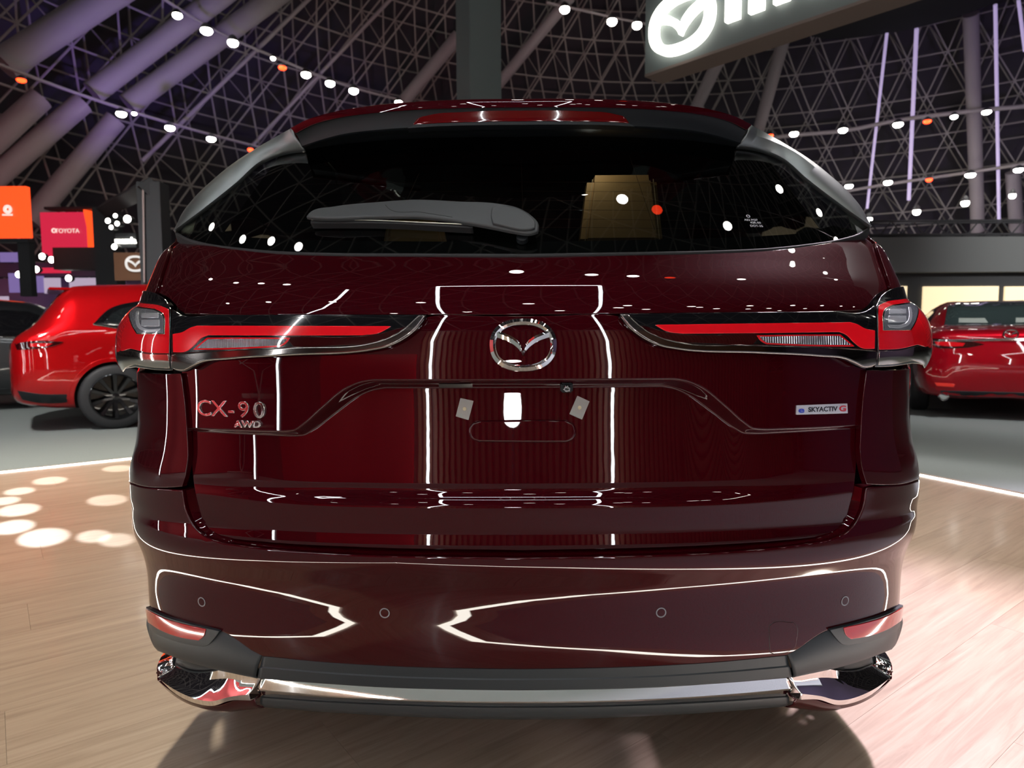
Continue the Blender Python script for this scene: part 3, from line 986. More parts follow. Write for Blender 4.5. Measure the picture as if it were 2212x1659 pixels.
# ---- parking sensors, tow-hook cover
for px, py in ((436, 1300), (831, 1324), (1428, 1323), (1825, 1298)):
    p, n, _ = on_gate(px, py, fn=body)
    o = lathe('parking_sensor', [(.0118, 0), (.0118, .0008), (.0095, .0008), (.0095, .0002)], mat('sensor_ring', (.20, .21, .23), .35, .3), car, 32)
    frame_at(o, p + n * .0004, n)
    d = lathe('sensor_face', [(.0093, .0002), (.0088, .0009), (.0, .0011)], PAINT, o, 32)
tc_ = path([(1661, 1352), (1662, 1400), (1663, 1410)], [(1663, 1410), (1672, 1413), (1700, 1409)], [(1700, 1409), (1718, 1397), (1720, 1390)],
           [(1720, 1390), (1721, 1352), (1714, 1344)], [(1714, 1344), (1668, 1346), (1661, 1352)], step=4)
panel('tow_cover_gap', lambda a, z: body(a, z, .0003), skin_hit(tc_), RUBBER, car, h=.008, edge=(.0003, .001))
tc2 = np.array(tc_); tc2 = (tc2 - tc2.mean(0)) * np.array([.955, .965]) + tc2.mean(0)
panel('tow_cover', lambda a, z: body(a, z, .0010), skin_hit(tc2), PAINT, car, h=.006, edge=(.0008, .002))

# ---- lower cladding, chrome finisher and lip: strips run round the tail at their own depths
def strip_pts(px_pts, off, side_z=None, side_a=(-1.20, -1.32), n=90):
    """left half: optional run from the side, then the traced pixels to the centre"""
    h = skin_hit(crom(px_pts, 60))
    if side_z is not None:
        h = np.vstack([crom([(side_a[1], side_z), (side_a[0], side_z), h[0]], 12)[:-1], h])
    h = crom(h, n)
    return body(h[:, 0], h[:, 1], off if np.isscalar(off) else np.interp(np.linspace(0, 1, n), np.linspace(0, 1, len(off)), off))


def strip_az(px_pts, side_z=None, side_a=(-1.20, -1.32), n=90):
    h = skin_hit(crom(px_pts, 60))
    if side_z is not None:
        h = np.vstack([crom([(side_a[1], side_z), (side_a[0], side_z), h[0]], 12)[:-1], h])
    return crom(h, n)


T1l = [(321, 1311), (360, 1330), (410, 1345), (454, 1355), (485, 1364), (512, 1380), (544, 1403), (565, 1415)]
T2l = [(316, 1362), (326, 1385), (345, 1401), (380, 1416), (420, 1430), (469, 1444), (524, 1455), (565, 1463)]
a1 = strip_az(T1l, skin_hit([T1l[0]])[0, 1] + .01); a2 = strip_az(T2l, skin_hit([T2l[0]])[0, 1] + .012)
rows = []
for w, off in ((0, -.004), (.06, .000), (.45, .008), (.85, .014), (.96, .012), (1.0, .002), (1.02, -.03)):
    h = a1 * (1 - w) + a2 * w
    rows.append(body(h[:, 0], h[:, 1], off))
cl = loft('corner_cladding', rows, GREYPL, car, smooth=40, thick=.004)
mirror_mesh(cl, 'corner_cladding', car)
T1c = [(567, 1416), (700, 1429), (850, 1438), C(1444)]
T2c = [(567, 1463), (700, 1473), (850, 1482), (1000, 1486), C(1487)]


def centre_strip(name, top, bot, prof, m, smooth=30, n=70, thick=.004):
    h1 = skin_hit(chalf(top, n)); h2 = skin_hit(chalf(bot, n)); h1[-1, 0] = h2[-1, 0] = 0
    h1 = np.vstack([h1, (h1 * (-1, 1))[::-1][1:]]); h2 = np.vstack([h2, (h2 * (-1, 1))[::-1][1:]])
    rr = []
    for w, off in prof:
        h = h1 * (1 - w) + h2 * w
        rr.append(body(h[:, 0], h[:, 1], off))
    return loft(name, rr, m, car, smooth=smooth, thick=thick)


centre_strip('centre_cladding', T1c, T2c, ((0, -.004), (.05, .0), (.45, .003), (.50, .006), (.92, .012), (.98, .010), (1.0, 0)), GREYPL)
Bc = [(567, 1504), (700, 1513), (850, 1520), (1000, 1524), C(1525)]
centre_strip('chrome_bar', T2c, Bc, ((-.05, -.006), (.0, .000), (.05, .002), (.50, .023), (.56, .024), (.60, .0235), (.97, .006), (1.02, -.006)), CHROME, smooth=25)
Lc = [(567, 1532), (700, 1543), (850, 1552), (1000, 1558), C(1560)]
centre_strip('lower_valance', Bc, Lc, ((-.05, .0), (.05, .006), (.5, .006), (.9, -.004), (1.0, -.016), (1.03, -.06)), mat('valance_plastic', (.030, .034, .036), .42), smooth=50)

# chrome corner finishers with the dark scoop above them and the painted lip below
CU = [(333, 1432), (345, 1440), (372, 1452), (405, 1458), (440, 1456), (480, 1449), (524, 1457), (565, 1464)]
CR = [(331, 1440), (346, 1456), (376, 1474), (410, 1488), (450, 1500), (485, 1504), (524, 1494), (565, 1488)]
CB = [(332, 1446), (346, 1462), (376, 1483), (407, 1499), (450, 1512), (485, 1515), (524, 1503), (565, 1502)]
def tuck(pts):
    return [(x + 11 * max(0.0, (430 - x) / 98.0), y) for x, y in pts]


CU, CR, CB = tuck(CU), tuck(CR), tuck(CB)
u_, r_, b_ = (strip_az(k, skin_hit([k[0]])[0, 1] + .004) for k in (CU, CR, CB))
scoop = np.interp(np.linspace(0, 1, 90), [0, .25, .55, .75, 1], [-.02, -.02, -.02, -.012, .004])
def mixrow(A, B, w, off):
    h = A * (1 - w) + B * w
    return body(h[:, 0], h[:, 1], off)
ridge = np.interp(np.linspace(0, 1, 90), [0, .3, .6, .8, 1], [.008, .012, .022, .032, .034])
cc = loft('chrome_corner', [mixrow(u_, r_, -.05, scoop - .006), mixrow(u_, r_, 0, scoop), mixrow(u_, r_, .35, scoop * .7 + ridge * .3 - .003), mixrow(u_, r_, .7, scoop * .25 + ridge * .75 - .002),
                             mixrow(u_, r_, 1, ridge), mixrow(u_, b_, 1, ridge - .004), mixrow(u_, b_, 1.03, ridge - .03)], CHROME, car, smooth=28, thick=.003)
mirror_mesh(cc, 'chrome_corner', car)
LL = [(334, 1455), (350, 1480), (376, 1504), (410, 1524), (450, 1537), (485, 1541), (530, 1537), (565, 1533)]
LL = tuck(LL)
l_ = strip_az(LL, skin_hit([LL[0]])[0, 1] - .02)
lp = loft('painted_lip', [mixrow(b_, l_, -.05, -.004), mixrow(b_, l_, .0, .012), mixrow(b_, l_, .12, .018), mixrow(b_, l_, .55, .014), mixrow(b_, l_, .92, -.002), mixrow(b_, l_, 1.0, -.016), mixrow(b_, l_, 1.05, -.07)],
          PAINT, car, smooth=50, thick=.003)
mirror_mesh(lp, 'painted_lip', car)
# dark scoop (mouth of the exhaust finisher) between cladding and chrome
ST = [(337, 1396), (346, 1404), (380, 1420), (420, 1434), (455, 1444), (480, 1447)]
SB = [(334, 1436), (346, 1444), (374, 1456), (405, 1462), (440, 1460), (480, 1453)]
ST, SB = tuck(ST), tuck(SB)
s1 = strip_az(ST, skin_hit([ST[0]])[0, 1], n=60); s2 = strip_az(SB, skin_hit([SB[0]])[0, 1], n=60)
sc_ = loft('exhaust_scoop', [mixrow(s1, s2, -.10, -.004), mixrow(s1, s2, .10, -.020), mixrow(s1, s2, .45, -.034), mixrow(s1, s2, .8, -.030), mixrow(s1, s2, 1.05, -.024)], BLACKPL, car, smooth=80, thick=.003)
mirror_mesh(sc_, 'exhaust_scoop', car)
# red reflectors set into the cladding
RF = [(323, 1314), (360, 1333), (410, 1348), (453, 1357)]
rfp = path(RF, [(453, 1357), (448, 1372), (438, 1380)], [(438, 1380), (400, 1374), (355, 1358), (329, 1342)], [(329, 1342), (323, 1314)], step=4)
rf = panel('bumper_reflector', lambda a, z: body(a, z, .0105), skin_hit(rfp), REFLECTOR, car, h=.006, edge=(.0012, .010))
mirror_mesh(rf, 'bumper_reflector', car)
sur = path([(320, 1311), (360, 1330), (410, 1345), (480, 1362)], [(480, 1362), (468, 1378), (455, 1391), (446, 1394)], [(446, 1394), (400, 1387), (350, 1370), (322, 1352)], [(322, 1352), (320, 1311)], step=4)
sr = panel('reflector_surround', lambda a, z: body(a, z, .0085), skin_hit(sur), GREYPL, car, h=.006, edge=(.0015, .010))
mirror_mesh(sr, 'reflector_surround', car)


# ---- rear window, pillar trims and roof spoiler
def glass_y(x, z):
    return .150 + .80 * (z - 1.325) + .22 * (z - 1.325) ** 2 + .155 * x * x + .05 * x ** 4


def glass(x, z, off=0.0):
    n = np.array([0, -.755, .656])
    p = np.stack([x, glass_y(x, z), z + 0 * x], -1)
    return p + n * off


def glass_hit(pts):
    p = np.asarray(pts, float); d = ray(p[:, 0], p[:, 1])
    t = np.full(len(p), 1.9)
    for _ in range(30):
        q = CAM + d * t[:, None]
        t = t + (glass_y(q[:, 0], q[:, 2]) - q[:, 1]) / (d[:, 1] - .87 * d[:, 2]) * .8
    q = CAM + d * t[:, None]
    return q[:, [0, 2]]


gl = path([C(284), (900, 288), (760, 300), (659, 318)], [(659, 318), (610, 332), (567, 352), (513, 397), (440, 456), (400, 486), (382, 502)],
          [(382, 502), (398, 513), (440, 526), (520, 538), (600, 545), (700, 548.5), (900, 550), C(551)], step=8)
ab = both(glass_hit(gl))
panel('rear_window', glass, ab, TINT, car, h=.03, edge=(.0008, .003), sx=1.0)
rows = []
bt = np.vstack([glass_hit(crom([(379, 503), (398, 515), (440, 527.5), (520, 539), (600, 546), (700, 549.5), (900, 551), C(552)], 60))])
bt[-1, 0] = 0
bt = np.vstack([bt, (bt * (-1, 1))[::-1][1:]])
for dz, off in ((.005, .000), (.003, .002), (-.001, .002), (-.003, -.002), (-.010, -.02)):
    rows.append(glass(bt[:, 0], bt[:, 1] + dz * .9, off))
loft('window_seal', rows, RUBBER, car, smooth=60)
# ceramic-black border printed inside the glass: lower band and side bands
band = path([C(519), (1000, 518), (760, 516), (600, 512), (510, 505), (455, 492)], [(455, 492), (420, 500), (400, 505)],
            [(400, 505), (440, 521), (520, 533), (600, 540), (700, 544), (900, 546), C(547)], step=8)
panel('glass_border', lambda x, z: glass(x, z, -.006), both(glass_hit(band)), mat('ceramic_black', (.003, .003, .0035), .6), car, h=.03, edge=None, sx=1.0)
# heater lines on the glass
heat = mat('heater_wire', (.16, .06, .03), .5)
for (x0, y0), (x1, y1) in (((905, 372), (860, 470)), ((1126, 345), (1130, 475)), ((1360, 335), (1415, 495))):
    q = glass_hit(np.array([(x0 + (x1 - x0) * k, y0 + (y1 - y0) * k) for k in np.linspace(0, 1, 8)]))
    tube('heater_wire', glass(q[:, 0], q[:, 1], -.003), .0005, heat, car, n=5)
for v in (395, 415, 435, 455, 475, 493):
    q = glass_hit(np.array([(x, v - 4 + 9 * ((x - 1128) / 600.) ** 2) for x in np.linspace(640, 1616, 30)]))
    tube('heater_wire', glass(q[:, 0], q[:, 1], -.003), .00035, heat, car, n=4)
# small print on the glass
for k, (px, py, word, hp) in enumerate(((1616, 468, 'O', 7), (1622, 476, 'AS2 M37', 5), (1632, 482, '43R-00', 5), (1634, 489, 'DOT-35', 5))):
    q = glass_hit([(px, py)])[0]
    p = glass(q[:1], q[1:2], .0012)[0]
    o = text_mesh('glass_print', word, hp / F * 2.1 / .7, .0001, WHITEPRINT, car)
    frame_at(o, p, (0.15, -.755, .656))

# satin D-pillar trims
OUT = [(378, 503), (386, 475), (422, 424), (460, 388), (495, 359), (567, 312), (600, 293), (629, 277)]
INN = [(379, 505), (400, 490), (440, 460), (513, 402), (567, 355), (603, 339), (632, 332), (660, 329)]
o_ = crom(OUT, 60); i_ = crom(INN, 60)
k = np.linspace(0, 1, 60)
gi = glass_hit(i_); Pi = glass(gi[:, 0], gi[:, 1], .012)
Po = Py(o_[:, 0], o_[:, 1], glass_y(gi[:, 0], gi[:, 1]) + .045 + .03 * np.sin(k * math.pi) - .06 * k)
bu = np.sin(math.pi * .84 * k ** .8)
Pm = Pi * .5 + Po * .5 + np.stack([-.008 * bu, -.012 * bu - .003, .003 + 0 * k], -1)
Pb = Po + np.stack([.02 + 0 * k, .05 + 0 * k, -.002 + 0 * k], -1)
Pin = glass(gi[:, 0], gi[:, 1], .001) + np.array([.001, .0, .0])
pt = loft('pillar_trim', [Pin, Pi, Pi * .75 + Pm * .25 + np.array([-.001, -.002, 0]), Pm, Po * .97 + Pm * .03, Po, Pb], SILVER, car, smooth=50, flip=True, thick=.003)
mirror_mesh(pt, 'pillar_trim', car)

# spoiler: painted blade, matt black face with the stop lamp, underside back to the glass
TOP = [(627, 277), (660, 260), (720, 242), (800, 228.5), (900, 219.5), (1000, 215), C(213.5)]
RDB = [(640, 288), (668, 273), (724, 256), (800, 245), (900, 237), (1000, 233.5), C(232)]
FCB = [(653, 318), (690, 306), (740, 293), (820, 283), (900, 278), (1000, 276), C(275)]
UND = [(660, 330), (700, 322), (760, 312), (840, 304), (900, 300), (1000, 297), C(296)]


def spo(pts, y_c, y_e, n=80):
    q = chalf(pts, n)
    # depth sweeps forward towards the ends
    k = (1 - (q[:, 0] - q[0, 0]) / (q[-1, 0] - q[0, 0]))
    p = Py(q[:, 0], q[:, 1], y_c + (y_e - y_c) * k ** 2)
    p[-1, 0] = 0
    return np.vstack([p, (p * (-1, 1, 1))[::-1][1:]])


s_top = spo(TOP, .300, .436); s_red = spo(RDB, .288, .428)
s_fc0 = spo(RDB, .297, .437); s_fc = spo(FCB, .305, .452); s_un = spo(UND, .462, .535)
yr = []
for t in (0.9, .6, .3, .12, .04):
    q = s_top.copy(); q[:, 1] += t; q[:, 0] *= 1 + .10 * t; q[:, 2] += .018 * math.sin(min(1, t / .9) * math.pi / 2) + .002 * t
    yr.append(q)
rnd = s_top * .85 + s_red * .15 + np.array([0, -.0035, .0015])
loft('roof_spoiler', yr + [s_top + np.array([0, .006, .0006]), s_top, rnd, s_red * .9 + s_top * .1 + np.array([0, -.001, 0]), s_red, s_red + np.array([0, .012, .002])], PAINT, car, smooth=60, flip=True)
mid = s_fc0 * .5 + s_fc * .5 + np.array([0, .004, 0])
loft('spoiler_face', [s_fc0 + np.array([0, .006, .003]), s_fc0, mid, s_fc * .94 + s_fc0 * .06 + np.array([0, -.003, 0]), s_fc, s_fc * .7 + s_un * .3 + np.array([0, 0, .004]), s_un, s_un + np.array([0, .03, -.03])], BLACKPL, car, smooth=50, flip=True)
lt = [(893, 268), (900, 258), (926, 249), (1000, 242), C(239)]
lb = [(893, 269.5), (940, 266), (1000, 264), (1060, 262.5), C(262)]
def lampcurve(pts, dy):
    q = chalf(pts, 40)
    p = Py(q[:, 0], q[:, 1], .297 + .14 * (np.abs(q[:, 0] - 1126) / 486) ** 2 + dy); p[-1, 0] = 0
    return np.vstack([p, (p * (-1, 1, 1))[::-1][1:]])
L1, L2 = lampcurve(lt, -.004), lampcurve(lb, -.006)
loft('high_stop_lamp', [L1 + np.array([0, .02, .002]), L1, L1 * .65 + L2 * .35 + np.array([0, .000, 0]), L1 * .3 + L2 * .7 + np.array([0, .002, 0]), L2, L2 + np.array([0, .02, .002])], STOPLENS, car, smooth=70, flip=True)
lo2 = lampcurve([(893, 270), (940, 267), (1000, 265), (1060, 263.5), C(263)], -.008); lo3 = lampcurve([(880, 277), (940, 273), (1000, 271), (1060, 270), C(269.5)], -.010)
loft('stop_lamp_ledge', [lo2 + np.array([0, .02, .001]), lo2, lo3, lo3 + np.array([0, .03, -.003])], BLACKPL, car, smooth=40, flip=True)

# ---- wiper
WIPERGREY = mat('wiper_grey', (.048, .052, .054), .42)
arm = path([(672, 488), (678, 482), (729, 470), (820, 461), (893, 456), (994, 460), (1078, 465), (1121, 475), (1146, 491), (1159, 507), (1158, 520)],
           [(1158, 520), (1146, 523), (1110, 519), (1070, 511), (1020, 502), (913, 488), (817, 488), (691, 490), (672, 488)], step=6)
wip = panel('rear_wiper', lambda x, z: glass(x, z, .034), glass_hit(arm), WIPERGREY, car, h=.012, edge=(.005, .010), sx=1.0)
capp = path([(1066, 478), (1085, 474), (1121, 481), (1142, 494), (1153, 508), (1153, 519)], [(1153, 519), (1143, 521), (1068, 509)], [(1068, 509), (1064, 494), (1066, 478)], step=5)
panel('pivot_cap', lambda x, z: glass(x, z, .041), glass_hit(capp), WIPERGREY, wip, h=.012, edge=(.003, .008), sx=1.0)
bl_ = path([(676, 491), (820, 491), (1021, 502)], [(1021, 502), (1022, 507)], [(1022, 507), (820, 496.5), (676, 496)], [(676, 496), (676, 491)], step=6)
panel('wiper_blade', lambda x, z: glass(x, z, .022), glass_hit(bl_), RUBBER, wip, h=.012, edge=(.001, .018), sx=1.0)
sp_ = glass_hit(crom([(678, 491.3), (740, 491.6), (820, 493), (930, 498), (1020, 502)], 30))
tube('steel_spline', glass(sp_[:, 0], sp_[:, 1], .0245), .0011, mat('spline_steel', (.62, .58, .50), .3, 1.0), wip, n=6)
q = glass_hit([(1128, 521)])[0]
o = lathe('pivot_ring', [(.014, 0), (.014, .012), (.010, .014), (.0, .014)], BLACKPL, wip, 24)
frame_at(o, glass(q[:1], q[1:2], .002)[0], (0, -.755, .656))
# crease of the parting line on wiper arm
ln = glass_hit(crom([(837, 466), (842, 472), (913, 482), (980, 493)], 24))
tube('arm_parting_line', glass(ln[:, 0], ln[:, 1], .0338), .0010, RUBBER, wip, n=6)

# ---- cabin: tan headrests seen through the glass, dark lining
def headrest(x0, x1, yt, yb, Y):
    bm = bmesh.new()
    a = Py(x0, yb, Y); b = Py(x1, yt, Y)
    w, hh = b[0] - a[0], b[2] - a[2]
    bmesh.ops.create_cube(bm, size=1.0)
    bmesh.ops.scale(bm, vec=(w, .10, hh), verts=bm.verts)
    for v in bm.verts:
        if v.co.z > 0:
            v.co.x *= .80
    bmesh.ops.bevel(bm, geom=bm.edges[:], offset=.022, segments=4, affect='EDGES')
    bmesh.ops.translate(bm, vec=((a[0] + b[0]) / 2, Y + .05, (a[2] + b[2]) / 2), verts=bm.verts)
    me = bpy.data.meshes.new('headrest'); bm.to_mesh(me); bm.free(); me.shade_smooth(); me.set_sharp_from_angle(angle=math.radians(50)); me.materials.append(TAN)
    o = link(bpy.data.objects.new('headrest', me), car)
    for s in (-1, 1):
        pts = [((a[0] + b[0]) / 2 + s * w * (.44 - .085 * k), Y - .0005, a[2] + hh * (.06 + .86 * k)) for k in np.linspace(0, 1, 10)]
        tube('stitching', pts, .0012, TANSTITCH, o, n=5)
    return o


headrest(1253, 1438, 374, 530, .62)
headrest(822, 965, 470, 545, .85)
cl_ = bpy.data.lights.new('cabin_fill_light', 'POINT'); cl_.energy = 1.2; cl_.shadow_soft_size = .03; cl_.color = (1, .95, .88)  # added light, only there to brighten the headrest behind the tinted glass
cl_o = link(bpy.data.objects.new('cabin_fill_light', cl_), car); cl_o.location = (.20, .56, 1.66)
box('cargo_cover', (0, .62, 1.315), (1.5, .75, .02), INTERIOR, car, bevel=.004)
box('cabin_lining', (0, 1.75, 1.30), (1.45, .05, .62), INTERIOR, car)

# ---- rest of the car ahead of the tail: sides, roof, glass, bonnet, wheels
zz = np.linspace(.33, 1.30, 16); wside = pchip(WZ, WW, zz)
yy = [1.0, 1.6, 2.4, 3.3, 3.9, 4.3, 4.6, 4.78, 4.86]; kk = [1.0, 1.0, 1.0, .995, .985, .96, .90, .80, .66]; topz = [1.34, 1.30, 1.24, 1.18, 1.12, 1.08, 1.03, .97, .90]
rows = []
y_join = body(np.full(16, -1.44), zz)[:, 1]
rows.append(body(np.full(16, -1.43), zz))
for y, k_, tz in zip(yy, kk, topz):
    z2 = .33 + (zz - .33) * (tz - .33) / .97
    rows.append(np.stack([-wside * k_, np.full(16, y), z2], -1))
RW = np.array(rows)                            # finer rows and columns, then the wheel arches are cut out
fine = np.array([crom(RW[:, j], 150) for j in range(RW.shape[1])])
fine = np.array([crom(fine[:, i], 44) for i in range(fine.shape[1])])
k1, n1 = fine.shape[:2]
cells = []
for i in range(k1 - 1):
    for j in range(n1 - 1):
        c = (fine[i, j] + fine[i + 1, j + 1]) / 2
        if min(math.hypot(c[1] - 1.13, c[2] - .386), math.hypot(c[1] - 4.02, c[2] - .386)) > .445:
            cells.append((i * n1 + j, (i + 1) * n1 + j, (i + 1) * n1 + j + 1, i * n1 + j + 1))
use = sorted({v for f in cells for v in f}); mpv = {v: i for i, v in enumerate(use)}
bs = mesh_obj('body_side', fine.reshape(-1, 3)[use], [tuple(mpv[v] for v in f) for f in cells], PAINT, car, smooth=50)
mirror_mesh(bs, 'body_side', car)
for s in (-1, 1):
    for cy in (1.13, 4.02):
        pts = [(s * 1.022, cy + .45 * math.cos(t), .386 + .45 * math.sin(t)) for t in np.linspace(-.12, math.pi + .12, 40)]
        tube('wheel_arch', pts, .022, GREYPL, car, n=8)
        lathe('wheel_well', [(.001, .62 * s), (.46, .62 * s), (.46, .98 * s)][::s], RUBBER, car, 32, 'x', loc=(0, cy, .475), caps=False)
rows = []
for y, hw, tz in ((3.35, .80, 1.20), (3.7, .86, 1.17), (4.1, .90, 1.11), (4.5, .86, 1.04), (4.75, .78, .97), (4.86, .66, .88), (4.88, .62, .60), (4.86, .60, .34)):
    x = np.linspace(-hw, hw, 17)
    rows.append(np.stack([x, np.full(17, y), tz - .05 * (x / hw) ** 4 + 0 * x], -1))
loft('bonnet', rows, PAINT, car, smooth=50, flip=True)
roofx = s_top[:, 0]
rows = []
for y, k_, dz in ((.80, 1.055, .018), (1.3, 1.09, .030), (1.9, 1.09, .030), (2.45, 1.04, -.005), (2.75, 1.0, -.06)):
    q = s_top.copy(); q[:, 0] *= k_; q[:, 1] = y + (s_top[:, 1] - .285) * (1 if y < 1 else 0); q[:, 2] += dz; rows.append(q)
loft('roof_panel', rows, PAINT, car, smooth=60)
wr = rows[-1]
x2 = wr[:, 0] / abs(wr[0, 0])
loft('windscreen', [wr, np.stack([x2 * .80, np.full(len(x2), 3.4), np.full(len(x2), 1.19)], -1)], SIDEGLASS, car, smooth=60)
top_l = np.array([(q[0, 0], q[0, 1], q[0, 2]) for q in rows]); top_l = np.vstack([np.array([[s_top[0, 0] - .01, .50, s_top[0, 2]]]), top_l])
bot_l = np.array([(-.955, .56, 1.335), (-.985, .80, 1.33), (-.99, 1.3, 1.315), (-.985, 1.9, 1.285), (-.97, 2.6, 1.235), (-.90, 3.3, 1.20)])
sg = loft('side_window', [crom(top_l, 30), crom(bot_l, 30)], SIDEGLASS, car, smooth=60, flip=True)
mirror_mesh(sg, 'side_window', car)


def wheel(name, r, w, parent, rim_mat, spokes=10, rim_frac=.70, face=-1, two_tone=None):
    """tyre with rim and separate spokes; axle along X, outer face towards face*X"""
    root = empty(name); root.parent = parent
    f = face
    prof = [(r * rim_frac, -w / 2), (r * .90, -w / 2), (r * .97, -w * .42), (r, -w * .30), (r, w * .30), (r * .97, w * .42), (r * .90, w / 2), (r * rim_frac, w / 2)]
    lathe('tyre', [(a, b) for a, b in prof], TYRE, root, 40, 'x', caps=False)
    rr = r * rim_frac
    lathe('rim', [(rr, f * w * .48), (rr * .95, f * w * .50), (rr * .92, f * w * .40), (rr * .90, -f * w * .2), (.001, -f * w * .22)][::f], rim_mat, root, 40, 'x', caps=False)
    lathe('hub_cap', [(rr * .20, f * w * .25), (rr * .17, f * w * .40), (.001, f * w * .42)][::f], rim_mat, root, 20, 'x', caps=False)
    sp = None
    for i in range(spokes):
        t = 2 * math.pi * i / spokes
        if sp is None:
            V = []
            for rad, hw, x in ((rr * .12, rr * .060, .36), (rr * .55, rr * .055, .40), (rr * .93, rr * .085, .47)):
                for sx_, sy_ in ((-1, -1), (1, -1), (1, 1), (-1, 1)):
                    V.append((f * w * (x + .04 * sx_) - f * w * .0, hw * sy_ * (1.0 if sx_ > 0 else 1.2), rad))
            Fc = []
            for s in range(2):
                for j in range(4):
                    j2 = (j + 1) % 4
                    Fc.append((s * 4 + j, s * 4 + j2, s * 4 + 4 + j2, s * 4 + 4 + j))
            Fc += [(3, 2, 1, 0), (8, 9, 10, 11)]
            sp = mesh_obj('spoke', V, Fc, rim_mat, root)
            o = sp
        else:
            o = bpy.data.objects.new('spoke', sp.data); link(o, root)
        o.rotation_euler = (t, 0, 0)
    return root


RIMDARK = mat('black_rim', (.012, .012, .014), .22, .6, .5)
RIMSILV = mat('machined_rim', (.35, .36, .38), .25, .9)
for x, y, f in ((-.90, 1.13, -1), (.90, 1.13, 1), (-.88, 4.02, -1), (.88, 4.02, 1)):
    w_ = wheel('wheel', .385, .26, car, RIMSILV, 10, face=f); w_.location = (x, y, .386)


# ------------------------------------------------------------------ hall floor and wooden stage
ZF = -0.05                                   # carpet level; the stage stands 5 cm above it
SL0, SL1 = Pz(0, 1020, 0)[:2], Pz(285, 990, 0)[:2]
SR0, SR1 = Pz(1985, 1025, 0)[:2], Pz(2212, 1070, 0)[:2]
E1 = (SL1 - SL0) / np.linalg.norm(SL1 - SL0)  # left edge, running away from the camera; the planks follow it
E2 = (SR1 - SR0) / np.linalg.norm(SR1 - SR0)  # right edge, running towards the camera
_t = np.linalg.solve(np.stack([E1, -E2], -1), SR0 - SL0)
APEX = SL0 + E1 * _t[0]
N1 = np.array([-E1[1], E1[0]])               # outward normal of the left edge
APEX = APEX + N1 * .09 + np.array([E2[1], -E2[0]]) * -.09
S_NEAR = np.array([-.72, -1.33])              # the corner of the stage that points at the photographer


def meet(p, d, q, e):
    t = np.linalg.solve(np.stack([d, -e], -1), q - p)
    return p + d * t[0]


S_LEFT = meet(S_NEAR, np.array([-.62, .79]), APEX, E1)
S_RIGHT = meet(S_NEAR, np.array([.866, .5]), APEX, E2)
STAGE = np.array([APEX, S_LEFT, S_NEAR, S_RIGHT])
fl = box('floor', (4, 12, ZF - .05), (70, 76, .1), CARPET)
tag(fl, kind='structure')
stage = empty('stage_platform', (0, 0, 0))
tag(stage, 'raised wooden plank stage edged with a glowing light strip under the maroon SUV', 'stage')


def prism(name, poly, z0, z1, m, parent=None):
    poly = [tuple(map(float, q)) for q in poly]
    k = len(poly)
    if area2(np.array(poly)) < 0:
        poly = poly[::-1]
    V = [(x, y, z0) for x, y in poly] + [(x, y, z1) for x, y in poly]
    Fc = [tuple(range(k))[::-1], tuple(range(k, 2 * k))] + [(i, (i + 1) % k, k + (i + 1) % k, k + i) for i in range(k)]
    return mesh_obj(name, V, Fc, m, parent)


prism('stage_deck', STAGE, ZF, -.012, DARKWALL, stage)


def clip(poly, a, b):
    """keep the part of poly to the left of a->b"""
    out = []
    d = b - a
    side = [d[0] * (q[1] - a[1]) - d[1] * (q[0] - a[0]) for q in poly]
    for i in range(len(poly)):
        j = (i + 1) % len(poly)
        if side[i] >= 0:
            out.append(poly[i])
        if side[i] * side[j] < 0:
            t = side[i] / (side[i] - side[j]); out.append(poly[i] + (poly[j] - poly[i]) * t)
    return out


STC = STAGE if area2(STAGE) > 0 else STAGE[::-1]
PL, PW = 2.4, .32
NRM = -N1
plank_mesh = None
ang = math.atan2(E1[1], E1[0])
nrow = int(11.5 / PW)
for r in range(nrow):
    for c in range(-3, 9):
        o0 = APEX + NRM * (r * PW) - E1 * (c * PL + (r * .83) % PL)
        quad = [o0 - E1 * (PL - .0007), o0 - E1 * (PL - .0007) + NRM * (PW - .0007), o0 + NRM * (PW - .0007), o0]
        q = [np.array(v) for v in quad]
        full_area = abs(area2(np.array(q)))
        for i in range(4):
            if len(q) >= 3:
                q = clip(q, STC[i], STC[(i + 1) % 4])
        if len(q) < 3 or abs(area2(np.array(q))) < .02:
            continue
        cen = (quad[0] + quad[2]) / 2
        if abs(abs(area2(np.array(q))) - full_area) < 1e-6:
            if plank_mesh is None:
                o = box('plank', (0, 0, -.006), (PL - .0007, PW - .0007, .012), WOOD, stage)
                plank_mesh = o.data
            else:
                o = link(bpy.data.objects.new('plank', plank_mesh), stage)
        else:
            ca, sa = math.cos(-ang), math.sin(-ang)
            loc = [((p[0] - cen[0]) * ca - (p[1] - cen[1]) * sa, (p[0] - cen[0]) * sa + (p[1] - cen[1]) * ca) for p in q]
            o = prism('plank', loc, -.012, 0, WOOD, stage)
        o.location = (cen[0], cen[1], 0); o.rotation_euler = (0, 0, ang)
for i in range(4):
    a, b = STAGE[i], STAGE[(i + 1) % 4]
    d = (b - a) / np.linalg.norm(b - a); ctr = STAGE.mean(0)
    nn = np.array([-d[1], d[0]])
    if np.dot(ctr - a, nn) < 0:
        nn = -nn
    a2, b2 = a + nn * .075 + d * .08, b + nn * .075 - d * .08
    prism('edge_light_strip', [a2, b2, b2 + nn * .030, a2 + nn * .030], .0005, .004, LED, stage)

